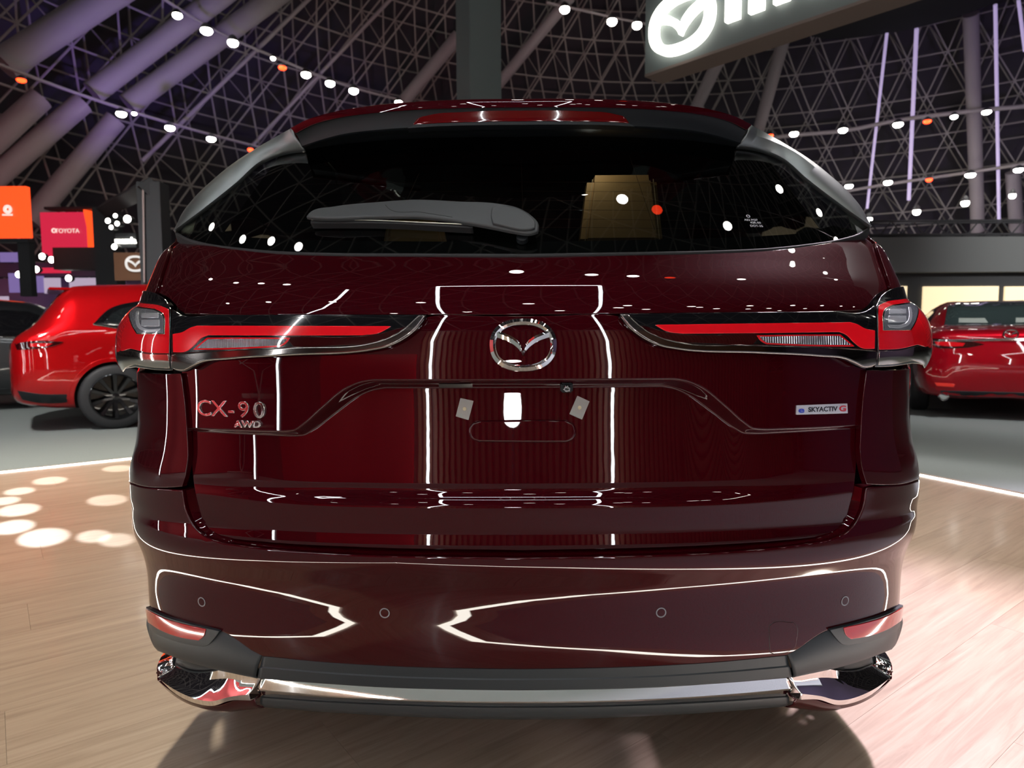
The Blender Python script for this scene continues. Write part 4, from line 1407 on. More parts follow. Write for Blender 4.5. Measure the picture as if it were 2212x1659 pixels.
# moving-head spots throwing bright ovals on the planks left of the car
GOBO = [(255, 1012, .115), (108, 1038, .115), (42, 1061, .095), (10, 1082, .09), (40, 1101, .12), (232, 1080, .12), (28, 1138, .11), (95, 1160, .125), (203, 1158, .07), (252, 1166, .085)]
for px, py, rr in GOBO:
    g = Pz(px, py, 0)
    src = np.array([-7.6, 8.2, 5.6])
    dist = np.linalg.norm(g - src)
    spot(tuple(src), tuple(g), 7600, (1.0, .96, .90), math.degrees(2 * math.atan(rr / dist)), .22, .02)


# ------------------------------------------------------------------ dome roof
DC = np.array([7.0, 12.0]); DR, DH = 25.0, 21.0


def dome_pt(az, el, k=1.0):
    return np.array([DC[0] + DR * k * math.cos(el) * math.cos(az), DC[1] + DR * k * math.cos(el) * math.sin(az), DH * k * math.sin(el)])


def dome_hit(px, py, k=1.0):
    d = ray(px, py); s = np.array([1 / (DR * k), 1 / (DR * k), 1 / (DH * k)])
    o = (CAM - np.array([DC[0], DC[1], 0])) * s; e = d * s
    a, b, c = e @ e, 2 * o @ e, o @ o - 1
    t = (-b + math.sqrt(b * b - 4 * a * c)) / (2 * a)
    return CAM + d * t


V, Fc = [], []
NAZ, NEL = 64, 16
for j in range(NEL + 1):
    for i in range(NAZ):
        V.append(dome_pt(2 * math.pi * i / NAZ, math.pi / 2 * j / NEL * .985, 1.10))
for j in range(NEL):
    for i in range(NAZ):
        i2 = (i + 1) % NAZ
        Fc.append((j * NAZ + i, (j + 1) * NAZ + i, (j + 1) * NAZ + i2, j * NAZ + i2))
dome = mesh_obj('ceiling', V, Fc, DOME, None, smooth=60)
tag(dome, kind='structure')

bars = []
NA_, NE_ = 84, 18
for lay, k, sh in ((0, 1.0, 0.0), (1, 1.055, 0.5)):
    def node(i, j):
        return dome_pt(2 * math.pi * (i + sh + .5 * (j % 2)) / NA_, math.pi / 2 * (j + .5 * lay) / NE_ * .93, k)
    for j in range(NE_):
        for i in range(NA_):
            a = node(i, j)
            if lay and a[1] < 4:
                continue
            up = (i, j + 1), (i - 1 if j % 2 == 0 else i + 1, j + 1)
            for b in [node(i + 1, j)] + [node(*q) for q in up]:
                bars.append((a, b, lay))
            if lay == 0 and a[1] > 8 and j % 2 == 0:
                bars.append((a, dome_pt(2 * math.pi * (i + .5) / NA_, math.pi / 2 * (j + .5) / NE_ * .93, 1.055), 2))


def in_view(p):
    v = p - CAM; z = v @ FWD
    if z < 1:
        return False
    x, y = PCX + F * (v @ RGT) / z, PCY - F * (v @ UPV) / z
    return -40 < x < 2250 and -40 < y < 640


near = sorted([i for i, b in enumerate(bars) if b[2] == 0 and in_view((b[0] + b[1]) / 2)], key=lambda i: np.linalg.norm((bars[i][0] + bars[i][1]) / 2 - CAM))[:300]
near_set = set(near)
V, Fc = [], []
for i, (a, b, l) in enumerate(bars):
    if i in near_set:
        continue
    v, f = tube_geo([a, b], .036 if l < 2 else .024, 4, cap=False)
    s = len(V); V.extend(v); Fc.extend(tuple(s + q for q in ff) for ff in f)
sf = mesh_obj('space_frame', V, Fc, BAR, dome)
tag(sf, kind='stuff')
unit = None
for i in near:
    a, b, _ = bars[i]
    if unit is None:
        v, f = tube_geo([(0, 0, 0), (0, 0, 1)], .036, 6)
        o = mesh_obj('frame_bar', v, f, BAR, dome, 40); unit = o.data
    else:
        o = link(bpy.data.objects.new('frame_bar', unit), dome)
    d = Vector(b - a)
    o.location = a; o.rotation_mode = 'QUATERNION'; o.rotation_quaternion = d.to_track_quat('Z', 'Y'); o.scale = (1, 1, d.length)


def dome_tube(name, p0, p1, wpx, m, label, cat, k=.96, nseg=8, extend=(0, 0), group=None):
    pts = []
    for s in np.linspace(-extend[0], 1 + extend[1], nseg):
        pts.append(dome_hit(p0[0] + (p1[0] - p0[0]) * s, p0[1] + (p1[1] - p0[1]) * s, k))
    mid = pts[len(pts) // 2]
    r = wpx / 2 / F * ((mid - CAM) @ FWD)
    o = tube(name, pts, r, m, None, n=16)
    return tag(o, label, cat, group)


dome_tube('roof_tube', (6, 140), (222, 0), 62, STEEL, 'thick purple-lit steel roof tube in the top left corner', 'tube', extend=(0, .3))
dome_tube('roof_tube', (-40, 330), (88, 212), 50, STEEL, 'short bright purple steel tube end at the left edge above the orange screen', 'tube')
dome_tube('roof_tube', (-30, 400), (178, 222), 46, STEEL, 'dim mauve steel tube above the orange screen, lower half of the second row', 'tube')
dome_tube('roof_tube', (200, 200), (459, 5), 46, STEEL, 'long mauve steel tube above the left row of floodlights, middle of three', 'tube', extend=(0, .3))
dome_tube('roof_tube', (63, 478), (250, 258), 44, STEEL, 'purple steel tube rising from behind the crimson screen', 'tube')
dome_tube('roof_tube', (276, 226), (585, 0), 44, STEEL, 'long purple steel tube nearest the maroon SUV on the left', 'tube', extend=(0, .3))
dome_tube('roof_rod', (307, 348), (665, 0), 9, STEEL, 'thin pale roof rod rising above the left row of floodlights', 'rod', extend=(0, .2))
dome_tube('roof_rod', (538, 322), (842, 0), 8, STEEL, 'thin pale roof rod touching the left pillar of the maroon SUV', 'rod', extend=(0, .2))
dome_tube('roof_tube', (850, 245), (978, 92), 28, STEEL, 'rosy steel tube left of the grey tower behind the SUV roof', 'tube', extend=(0, .1))
dome_tube('roof_tube', (1070, 190), (1206, 25), 24, STEEL, 'rosy steel tube right of the grey tower behind the SUV roof', 'tube', extend=(0, .2))
dome_tube('roof_tube', (1500, 240), (1560, 115), 28, STEEL, 'grey steel tube just left of the hanging logo sign bottom edge', 'tube', extend=(0, .6))
dome_tube('roof_tube', (1636, 290), (1700, 60), 27, STEEL, 'grey steel tube rising behind the right end of the SUV roof', 'tube', extend=(0, .3))
dome_tube('roof_tube', (2097, 30), (2112, 500), 28, STEEL, 'vertical grey steel tube near the right edge of the picture', 'tube')
dome_tube('roof_tube', (2188, 372), (2197, 512), 28, STEEL, 'short vertical steel tube at the far right edge above the booth wall', 'tube')
LILAC = mat('lilac_lit_rod', (.75, .65, .9), .5, emit=(.62, .50, .85), strength=.45)
dome_tube('light_rod', (1873, 450), (1916, 70), 6, LILAC, 'lilac light rod right of the SUV, first of four', 'light', k=.93)
dome_tube('light_rod', (1963, 432), (1980, 62), 8, LILAC, 'brightest lilac light rod right of the SUV, second of four', 'light', k=.93)
dome_tube('light_rod', (2158, 480), (2150, 10), 7, LILAC, 'lilac light rod beside the vertical steel tube, third of four', 'light', k=.93)
dome_tube('light_rod', (2214, 110), (2200, 0), 7, LILAC, 'lilac light rod at the top right corner, fourth of four', 'light', k=.93)

# lighting trusses and their lamps
def truss(name, pix, k, label, r=.05):
    pts = [dome_hit(x, y, k) for x, y in pix]
    o = tube(name, crom(pts, 14), r, STEEL, None, n=8)
    return tag(o, label, 'truss')


truss('lighting_truss', [(-30, 128), (100, 178), (262, 234), (460, 292), (560, 318)], .92, 'thin lighting cable carrying the lower left floodlights')
truss('lighting_truss', [(345, -8), (446, 56), (590, 122), (764, 190), (865, 216)], .92, 'thin lighting cable carrying the upper left floodlights')
truss('lighting_truss', [(1180, 5), (1220, 14), (1376, 48), (1420, 56)], .92, 'thin lighting cable beside the hanging logo sign')
truss('lighting_truss', [(1650, 300), (1715, 292), (1821, 283), (1950, 258), (2061, 244), (2230, 228)], .92, 'long lighting truss across the right with the upper floodlights', .09)
truss('lighting_truss', [(1800, 418), (1918, 398), (2096, 372), (2230, 352)], .92, 'lower lighting truss across the right with the small floodlights', .07)

LAMP_BODY = mat('lamp_housing', (.05, .05, .055), .5)


def floodlight(px, py, wpx, hpx, m, label, group, k=.84):
    p = dome_hit(px, py, k)
    s = ((p - CAM) @ FWD) / F
    root = empty('floodlight', tuple(p))
    tag(root, label, 'floodlight', group)
    r, hh = wpx / 2 * s, max(hpx / 2 * s, .03)
    lathe('lamp_lens', [(r * .02, -hh), (r * .6, -hh * .86), (r * .92, -hh * .45), (r, 0), (r * .9, hh * .35)], m, root, 16)
    lathe('lamp_housing', [(r * .92, hh * .3), (r * .9, hh * 1.0), (r * .5, hh * 1.7), (r * .12, hh * 2.0)], LAMP_BODY, root, 16)
    return root


ORD = ['first', 'second', 'third', 'fourth', 'fifth', 'sixth', 'seventh', 'eighth', 'ninth']
ROWS = [('upper left cable', [(383, 33, 20, 14), (446, 66, 25, 16), (503, 92, 22, 17), (590, 126, 10, 9), (661, 161, 20, 14), (713, 180, 20, 14), (764, 196, 20, 14), (861, 221, 16, 10)]),
        ('lower left cable', [(262, 246, 21, 13), (290, 245, 10, 8), (367, 276, 20, 13), (456, 300, 19, 12)]),
        ('cable beside the hanging logo sign', [(1220, 20, 21, 16), (1322, 46, 21, 17), (1376, 54, 20, 17)]),
        ('upper right truss', [(1715, 289, 18, 12), (1821, 281, 18, 12), (1940, 269, 20, 12), (2061, 252, 14, 10), (2131, 242, 18, 10)]),
        ('lower right truss', [(1834, 402, 16, 10), (1918, 394, 17, 11), (2096, 378, 20, 11), (2200, 367, 18, 11)]),
        ('booth roof edge at the right', [(1876, 474, 15, 15), (1980, 457, 15, 15), (2085, 438, 16, 16), (2187, 422, 13, 14)])]
for row, lst in ROWS:
    for i, (x, y, w, h) in enumerate(lst):
        floodlight(x, y, w, h, LAMPWHITE, f'white floodlight on the {row}, {ORD[i]} from the left', 'white floodlights')
for x, y, w, where in ((46, 173, 19, 'at the far left edge'), (610, 146, 17, 'on the upper left cable'), (541, 323, 12, 'just off the left pillar of the SUV'),
                       (1664, 293, 12, 'just off the right end of the SUV roof'), (2003, 262, 16, 'on the upper right truss'), (2007, 388, 13, 'on the lower right truss')):
    floodlight(x, y, w, 10, LAMPRED, f'red effect lamp glowing {where}', 'red effect lamps')
# floodlights behind and above the photographer, which show only as reflections in the car
LENS = HOUS = None


def hang_lamp(loc, label, group, m=None):
    global LENS, HOUS
    root = empty('floodlight', tuple(map(float, loc)))
    tag(root, label, 'floodlight', group)
    if LENS is None:
        LENS = lathe('lamp_lens', [(.003, -.05), (.08, -.045), (.115, -.02), (.12, 0), (.11, .02)], LAMPWHITE, root, 16).data
        HOUS = lathe('lamp_housing', [(.11, .015), (.10, .06), (.06, .09), (.01, .1)], LAMP_BODY, root, 16).data
    else:
        o = link(bpy.data.objects.new('lamp_lens', LENS), root); link(bpy.data.objects.new('lamp_housing', HOUS), root)
        if m is not None:
            o.data = LENS.copy(); o.data.materials[0] = m
    return root


ORD2 = ORD + ['tenth', 'eleventh', 'twelfth', 'thirteenth']
for i in range(9):
    hang_lamp((-9 + 2.3 * i, -1.5 - .55 * i, 9.5), f'white floodlight of the front row above the photographer, {ORD2[i]} from the left', 'floodlights behind the photographer')
    hang_lamp((-7.5 + 2.1 * i, -7.5 + .45 * i, 8.6), f'white floodlight of the rear row behind the photographer, {ORD2[i]} from the left', 'floodlights behind the photographer')
for i in range(7):
    hang_lamp((2 + 1.7 * i, -4.2 + .5 * i, 8.0), f'white floodlight of the right row behind the photographer, {ORD2[i]} from the left', 'floodlights behind the photographer')
# floodlights straight above the car: the rear window mirrors them
for i, (px, py, red) in enumerate(((455, 491, 0), (522, 518, 0), (584, 522, 0), (643, 534, 0), (1115, 384, 0), (1260, 413, 0), (1343, 432, 0), (1418, 455, 1), (1570, 490, 0), (1682, 410, 0), (1768, 461, 0), (1805, 522, 0))):
    x_, z_ = glass_hit([(px, py)])[0]
    e = .01
    gp = glass(np.array([x_]), np.array([z_]))[0]
    da = glass(np.array([x_ + e]), np.array([z_]))[0] - gp; db = glass(np.array([x_]), np.array([z_ + e]))[0] - gp
    nn = np.cross(da, db); nn /= np.linalg.norm(nn)
    d = ray(px, py); d = d - 2 * (d @ nn) * nn
    if d[2] > .5 * np.linalg.norm(d):
        hang_lamp(gp + d * ((9.2 - gp[2]) / d[2]), ('red' if red else 'white') + f' floodlight above the SUV roof, {ORD2[i]} from the left in its rear window', 'floodlights above the car', LAMPRED if red else None)

# dark round canopy hung under the roof at the top right
cz = 13.0
cpts = [Pz(x, y, cz)[:2] for x, y in ((1712, 66), (1790, 84), (1880, 78), (1990, 58), (2080, 32), (2150, 4), (2212, -40))]
cp = crom(cpts, 30)
ctr = cp.mean(0) + np.array([2.0, -8.0])
ring = np.vstack([cp, crom([cp[-1], ctr + (9, -2), ctr + (3, -7), ctr + (-6, -3), cp[0]], 30)[1:-1]])
cn = prism('roof_canopy', ring, cz, cz + .8, mat('canopy_cloth', (.012, .012, .016), .9))
tag(cn, 'dark curved canopy hung under the roof at the top right', 'canopy')

# ------------------------------------------------------------------ booth structures
tw = empty('support_tower', (0, 0, 0))
tag(tw, 'tall grey square tower standing behind the maroon SUV', 'tower')
a, b = Py(980, 300, 8.6), Py(1085, 300, 8.6)
cx_ = (a[0] + b[0]) / 2; wd = (b[0] - a[0])
box('tower_shaft', (cx_, 8.6 + wd / 2, 4.5), (wd * .72, wd * .72, 9.1), FASCIA, tw, rz=math.radians(28), bevel=.01)
box('tower_foot', (cx_, 8.6 + wd / 2, ZF + .03), (wd * 1.2, wd * 1.2, .06), DARKWALL, tw, rz=math.radians(28), bevel=.01)

# hanging fascia with the lit logo
fz0 = 4.1
f0, f1 = Pz(1393, 161, fz0), Pz(1862, 0, fz0)
fd = (f1 - f0)[:2]; fd /= np.linalg.norm(fd); fn = np.array([fd[1], -fd[0]])     # towards the camera side
if np.dot(CAM[:2] - f0[:2], fn) < 0:
    fn = -fn
sign = empty('hanging_sign', (f0[0], f0[1], fz0))
tag(sign, 'big dark hanging fascia with glowing white winged ring logo at the top right', 'sign')
sl = f0[:2]; sr = f0[:2] + fd * 7.5
def loc2(p):
    return (p[0] - f0[0], p[1] - f0[1])
prism('fascia_board', [loc2(sl), loc2(sr), loc2(sr - fn * .35), loc2(sl - fn * .35)], 0, 1.9, FASCIA, sign)
prism('fascia_soffit', [loc2(sl + fn * .004), loc2(sr + fn * .004), loc2(sr - fn * .34), loc2(sl - fn * .34)], -.03, .0, mat('soffit_brown', (.10, .075, .065), .7), sign)
def on_fascia(px, py):
    d = ray(px, py); t = np.dot(f0[:2] - CAM[:2], fn) / np.dot(d[:2], fn); return CAM + d * t
c0 = on_fascia(1476, 52); wl = np.linalg.norm((on_fascia(1545, 52) - on_fascia(1407, 52))[:2])
sg_ = emblem('logo_mark', wl / 146, LETTER, sign, flat=True, rw=17, hgt=14)
frame_at(sg_, (c0[0] - f0[0], c0[1] - f0[1], c0[2] - fz0), (fn[0], fn[1], 0))
m0 = on_fascia(1562, 40); s_px = wl / 146
xx = 0
for ch_, wid in zip('mazda', (1.35, .95, .9, .95, .95)):
    size = wl * .98
    o = text_mesh('logo_letter', ch_, size, .03, LETTER, sign, xs=1.15, offset=wl * .035)
    cxl = m0[:2] + fd * (xx + wid * size * .36); xx += wid * size * .70
    frame_at(o, (cxl[0] - f0[0] + fn[0] * .03, cxl[1] - f0[1] + fn[1] * .03, c0[2] - fz0 + wl * .12), (fn[0], fn[1], 0))
for s_ in (.4, 3.5, 7.0):
    q = sl + fd * s_ - fn * .18
    tube('hanger_cable', [(*loc2(q), 1.9), (*loc2(q), 9)], .01, STEEL, sign, n=6)


def wallbox(name, x0, y0, x1, y1, Y, m, thick=.3, parent=None, bevel=0.0):
    """upright box whose front face fills the pixel rectangle at depth Y"""
    a, b = Py(x0, y1, Y), Py(x1, y0, Y)
    return box(name, ((a[0] + b[0]) / 2, Y + thick / 2, (a[2] + b[2]) / 2), (b[0] - a[0], thick, b[2] - a[2]), m, parent, bevel=bevel)


# booth at the right, beyond the red sedan
YR = 13.0
zt_ = Py(2000, 512, YR)[2]; zm_ = Py(2000, 588, YR)[2]; zl_ = Py(2000, 655, YR)[2]
xl_ = Py(1800, 600, YR)[0]; xr_ = Py(2700, 600, YR)[0]
w1 = box('wall_right', ((xl_ + xr_) / 2, YR + .2, (zt_ + zm_) / 2), (xr_ - xl_, .4, zt_ - zm_), GREYWALL); tag(w1, kind='structure')
w2 = box('wall_right', ((xl_ + xr_) / 2, YR + .45, (zm_ + ZF) / 2), (xr_ - xl_, .4, zm_ - ZF), DARKWALL); tag(w2, kind='structure')
for i, (x0, x1, lab) in enumerate(((1940, 1960, 'narrow cream light panel peeking out beside the right tail lamp'), (1993, 2158, 'wide cream light panel above the roof of the red sedan'), (2169, 2330, 'cream light panel at the right edge of the picture'))):
    o = wallbox('lightbox', x0, 618, x1, 680, YR + .19, CREAMBOX, .05)
    tag(o, lab, 'lightbox', 'cream lightboxes')
# truss along the booth roof
tr = empty('roof_truss', tuple(Py(2000, 508, YR)))
tag(tr, 'black lattice truss lying along the top of the grey booth wall', 'truss')
x0_, x1_ = Py(1880, 495, YR)[0] - tr.location[0], Py(2500, 495, YR)[0] - tr.location[0]
for dz in (.02, .30):
    for dy in (.05, .35):
        tube('truss_chord', [(x0_, dy, dz), (x1_, dy, dz)], .022, LAMP_BODY, tr, n=8)
nseg = 26
unit = None
for i in range(nseg):
    xa = x0_ + (x1_ - x0_) * i / nseg; xb = x0_ + (x1_ - x0_) * (i + 1) / nseg
    tube('truss_web', [(xa, .05, .02 if i % 2 else .30), (xb, .05, .30 if i % 2 else .02)], .014, LAMP_BODY, tr, n=6)

# booths at the left behind the bright red SUV
YL = 13.5
sc1 = empty('video_screen', tuple(Py(20, 515, 12.0))); tag(sc1, 'glowing orange-red video screen with a white mark at the left edge', 'screen')
def rel(o, root):
    o.location = o.location - root.location
    o.parent = root
    return o
s_ = wallbox('screen_face', -120, 402, 55, 514, 12.0, SCREENORANGE, .12); rel(s_, sc1)
p_ = Py(16, 452, 11.97)
mk = lathe('screen_mark', [(.03, 0), (.085, 0), (.085, .01), (.03, .01)], SCREENWHITE, None, 24, 'y', caps=False); mk.location = tuple(p_); rel(mk, sc1)
mk = box('screen_mark', tuple(Py(16, 464, 11.97)), (.20, .01, .03), SCREENWHITE); rel(mk, sc1)
rel(wallbox('screen_frame', -125, 516, 60, 524, 12.0, DARKWALL, .2), sc1)
rel(wallbox('screen_post', 44, 520, 62, 640, 12.05, DARKWALL, .15), sc1)
sc2 = empty('hanging_video_cube', tuple(Py(150, 540, 16.0))); tag(sc2, 'hanging box of crimson and orange video screens with a pale word mark', 'screen')
rel(wallbox('screen_face', 92, 458, 180, 560, 16.0, SCREENPINK, .1), sc2)
side = np.array([Py(180, 452, 16.0), Py(180, 534, 16.0), Py(213, 532, 17.2), Py(213, 460, 17.2)])
o = mesh_obj('screen_side', np.vstack([side, side + np.array([.02, .1, 0])]), [(0, 1, 2, 3), (7, 6, 5, 4), (0, 4, 5, 1), (1, 5, 6, 2), (2, 6, 7, 3), (3, 7, 4, 0)], SCREENORANGE); rel(o, sc2)
tx = text_mesh('screen_word', 'TOYOTA', .15, .005, SCREENWHITE, None); frame_at(tx, Py(145, 499, 15.95), (0, -1, 0)); tx.parent = sc2; tx.location = tx.location - sc2.location
mk = lathe('screen_mark', [(.035, 0), (.06, 0), (.06, .01), (.035, .01)], SCREENWHITE, None, 24, 'y', caps=False); mk.location = tuple(Py(116, 498, 15.95)); rel(mk, sc2)
rel(wallbox('screen_rigging', 95, 446, 205, 452, 16.2, LAMP_BODY, .3), sc2)

gate_ = empty('booth_portal', (*Py(270, 605, 11.0)[:2], ZF)); tag(gate_, 'dark square portal of posts and beam left of the SUV carrying spotlights', 'portal')
rel(wallbox('portal_post', 212, 446, 244, 700, 12.2, DARKWALL, .3), gate_)
rel(wallbox('portal_post', 309, 392, 344, 700, 9.6, DARKWALL, .3), gate_)
bm0, bm1 = Py(228, 452, 12.2), Py(324, 404, 9.6)
o = tube('portal_beam', [bm0, bm1], .16, DARKWALL, None, n=4); rel(o, gate_)
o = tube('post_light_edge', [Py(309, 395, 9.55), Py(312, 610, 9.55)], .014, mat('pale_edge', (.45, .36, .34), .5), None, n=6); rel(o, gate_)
for i, (x, y, s) in enumerate(((233, 477, 11), (240, 491, 9), (253, 483, 10), (275, 473, 16), (249, 466, 9), (247, 533, 12))):
    q = Py(x, y, 10.6)
    rt = empty('spotlight', tuple(q)); tag(rt, f'small white spotlight in the cluster inside the left portal, {["leftmost", "lowest of the upper bunch", "central", "largest", "uppermost", "beside the lit white sign"][i]}', 'spotlight', 'spotlights in the left portal')
    r = s / 2 * 12.0 / F
    lathe('lamp_lens', [(.001, -.02), (r * .7, -.018), (r, 0)], LAMPWHITE2, rt, 14, 'y')
    lathe('lamp_housing', [(r * 1.05, 0), (r * 1.05, .12), (r * .6, .2)], LAMP_BODY, rt, 14, 'y')
lit = empty('lit_sign', tuple(Py(270, 520, 10.9))); tag(lit, 'small glowing white sign inside the left portal', 'sign')
rel(wallbox('sign_face', 250, 503, 293, 535, 10.9, DARKWALL, .08), lit)
tx = text_mesh('sign_word', 'mazda', .15, .01, LETTER, None, offset=.004); frame_at(tx, Py(271, 520, 10.88), (0, -1, 0)); tx.parent = lit; tx.location = tx.location - lit.location
brown = empty('brown_sign', (*Py(280, 575, 10.2)[:2], Py(280, 602, 10.2)[2])); tag(brown, 'brown board with a pale winged ring logo above the bright red SUV', 'sign')
rel(wallbox('sign_board', 248, 545, 330, 606, 10.2, BROWN, .12), brown)
lm = emblem('logo_mark', .0024, mat('pale_logo', (.7, .7, .7), .5, emit=(1, .95, .9), strength=.45), brown, flat=True, rw=15, hgt=8)
q = Py(293, 570, 10.18); frame_at(lm, (q[0] - brown.location[0], q[1] - brown.location[1], q[2] - brown.location[2]), (0, -1, 0))
w3 = wallbox('wall_left', 116, 534, 214, 582, 13.0, DARKWALL, .4); tag(w3, kind='structure')
w4 = wallbox('wall_left', -400, 566, 330, 600, 15.5, mat('dim_violet_wall', (.12, .10, .16), .8), .3); tag(w4, kind='structure')
w5 = wallbox('wall_left', -400, 600, 330, 730, 16.0, mat('booth_back_violet', (.30, .24, .42), .8), .3); tag(w5, kind='structure')
for i, (x0, x1, y0, y1, m, lab) in enumerate(((-20, 16, 640, 660, SCREENSOFT, 'soft white screen low at the left edge'), (60, 92, 596, 632, SCREENLILAC, 'lilac lit panel left of the orange screen post'), (70, 150, 578, 590, SCREENPINK, 'thin pink lit band under the crimson screen'),
                                        (96, 128, 600, 634, SCREENSOFT, 'soft white lit panel below the crimson screen'), (150, 205, 600, 625, SCREENSOFT, 'soft white lit panel left of the dark portal'), (20, 42, 590, 632, SCREENLILAC, 'lilac lit panel at the left of the screen post'),
                                        (0, 50, 545, 566, SCREENLILAC, 'dim lilac lit band under the orange screen'))):
    o = wallbox('lightbox', x0, y0, x1, y1, 15.2 - .02 * i, m, .05); tag(o, lab, 'lightbox', 'lightboxes of the far left booth')
for i, (x, y, lab) in enumerate(((91, 554, 'below the crimson screen on the left'), (111, 561, 'second below the crimson screen'), (78, 582, 'above the white panels of the left booth'), (40, 593, 'near the screen post of the left booth'), (148, 601, 'low beside the dark portal of the left booth'))):
    rt = empty('spotlight', tuple(Py(x, y, 13.5))); tag(rt, 'small white spotlight ' + lab, 'spotlight', 'spotlights of the far left booth')
    lathe('lamp_lens', [(.001, -.02), (.05, -.018), (.07, 0)], LAMPWHITE2, rt, 12, 'y')
    lathe('lamp_housing', [(.075, 0), (.075, .1), (.04, .16)], LAMP_BODY, rt, 12, 'y')

# ------------------------------------------------------------------ the stand behind the photographer: slat wall with light strips (seen mirrored in the paint)
YB = -7.5
bw = box('wall_back', (0, YB - .2, 2.6), (15, .3, 5.3), mat('dark_brown_backing', (.05, .028, .022), .6)); tag(bw, kind='structure')
rb_ = box('wall_back', (-3.65, YB + .02, 1.35), (2.9, .12, 2.7), mat('red_display_wall', (.42, .010, .012), .5)); tag(rb_, kind='structure')
sm = None
for i in range(75):
    x = -2.05 + i * .125
    if sm is None:
        o = box('slat', (0, 0, 2.55), (.07, .05, 5.0), mat('brown_slat', (.16, .075, .045), .5), bw); sm = o.data
    else:
        o = link(bpy.data.objects.new('slat', sm), bw)
    o.location = (x, YB - .02, 0)
portal = empty('light_portal', (0, YB + .25, ZF)); tag(portal, 'tall doorway of white light strips behind the photographer', 'light portal')
for x in (-1.8, 1.8):
    box('portal_strip', (x, 0, 3.5), (.05, .05, 7.0), LEDCOOL, portal)
    tube('overhead_strip', [(x, 0, 7.0), (x * .93, .5, 7.25), (x * .64, 6.55, 7.25)], .028, LEDCOOL, portal, n=6)
box('cross_strip', (0, 6.55, 7.25), (1.8 * 1.28, .05, .05), LEDCOOL, portal)
for i, (x, y, h) in enumerate(((-5.2, -5.2, 4.6), (-7.6, -2.6, 4.4), (-8.2, -.6, 4.2))):
    rt = empty('light_column', (x, y, ZF)); tag(rt, 'slim white light column on the left behind the photographer, ' + ['nearest the slat wall', 'middle one', 'farthest forward'][i], 'light column', 'light columns behind the photographer')
    box('column_core', (0, -.08, h / 2), (.2, .1, h), DARKWALL, rt)
    box('column_strip', (0, 0, h / 2), (.05, .05, h - .2), LEDCOOL, rt)
    if i == 0:
        tube('overhead_strip', [(0, 0, h - .1), (.5, .7, h + 1.0), (1.6, 2.4, h + 2.0), (2.6, 4.4, h + 2.3)], .028, LEDCOOL, rt, n=6)
rw_ = box('wall_left', (-9.5, -4.5, 2.0), (.3, 7.5, 4.0), mat('red_booth_wall', (.30, .012, .014), .6)); tag(rw_, kind='structure')
pw_ = box('wall_right', (9.0, -3.5, 2.0), (.3, 9, 4.0), mat('violet_booth_wall', (.07, .05, .09), .7)); tag(pw_, kind='structure')
kl = empty('key_lamp', (-.10, -5.6, ZF)); tag(kl, 'round white stage lamp on a tripod behind the photographer', 'lamp')
KLZ = 1.75
o = lathe('lamp_lens', [(.001, .03), (.09, .025), (.12, 0)][::-1], mat('key_lens', (1, 1, 1), .4, emit=(1, .98, .95), strength=110), kl, 24); frame_at(o, (0, 0, KLZ), (0, 1, -.1))
o = lathe('lamp_housing', [(.125, 0), (.125, -.15), (.07, -.25)][::-1], LAMP_BODY, kl, 24); frame_at(o, (0, 0, KLZ), (0, 1, -.1))
tube('lamp_pole', [(0, -.1, .5), (0, -.1, KLZ - .1)], .018, LAMP_BODY, kl)
for t in (0.3, 2.4, 4.5):
    tube('tripod_leg', [(0, -.1, .55), (.4 * math.cos(t), -.1 + .4 * math.sin(t), .01)], .012, LAMP_BODY, kl)


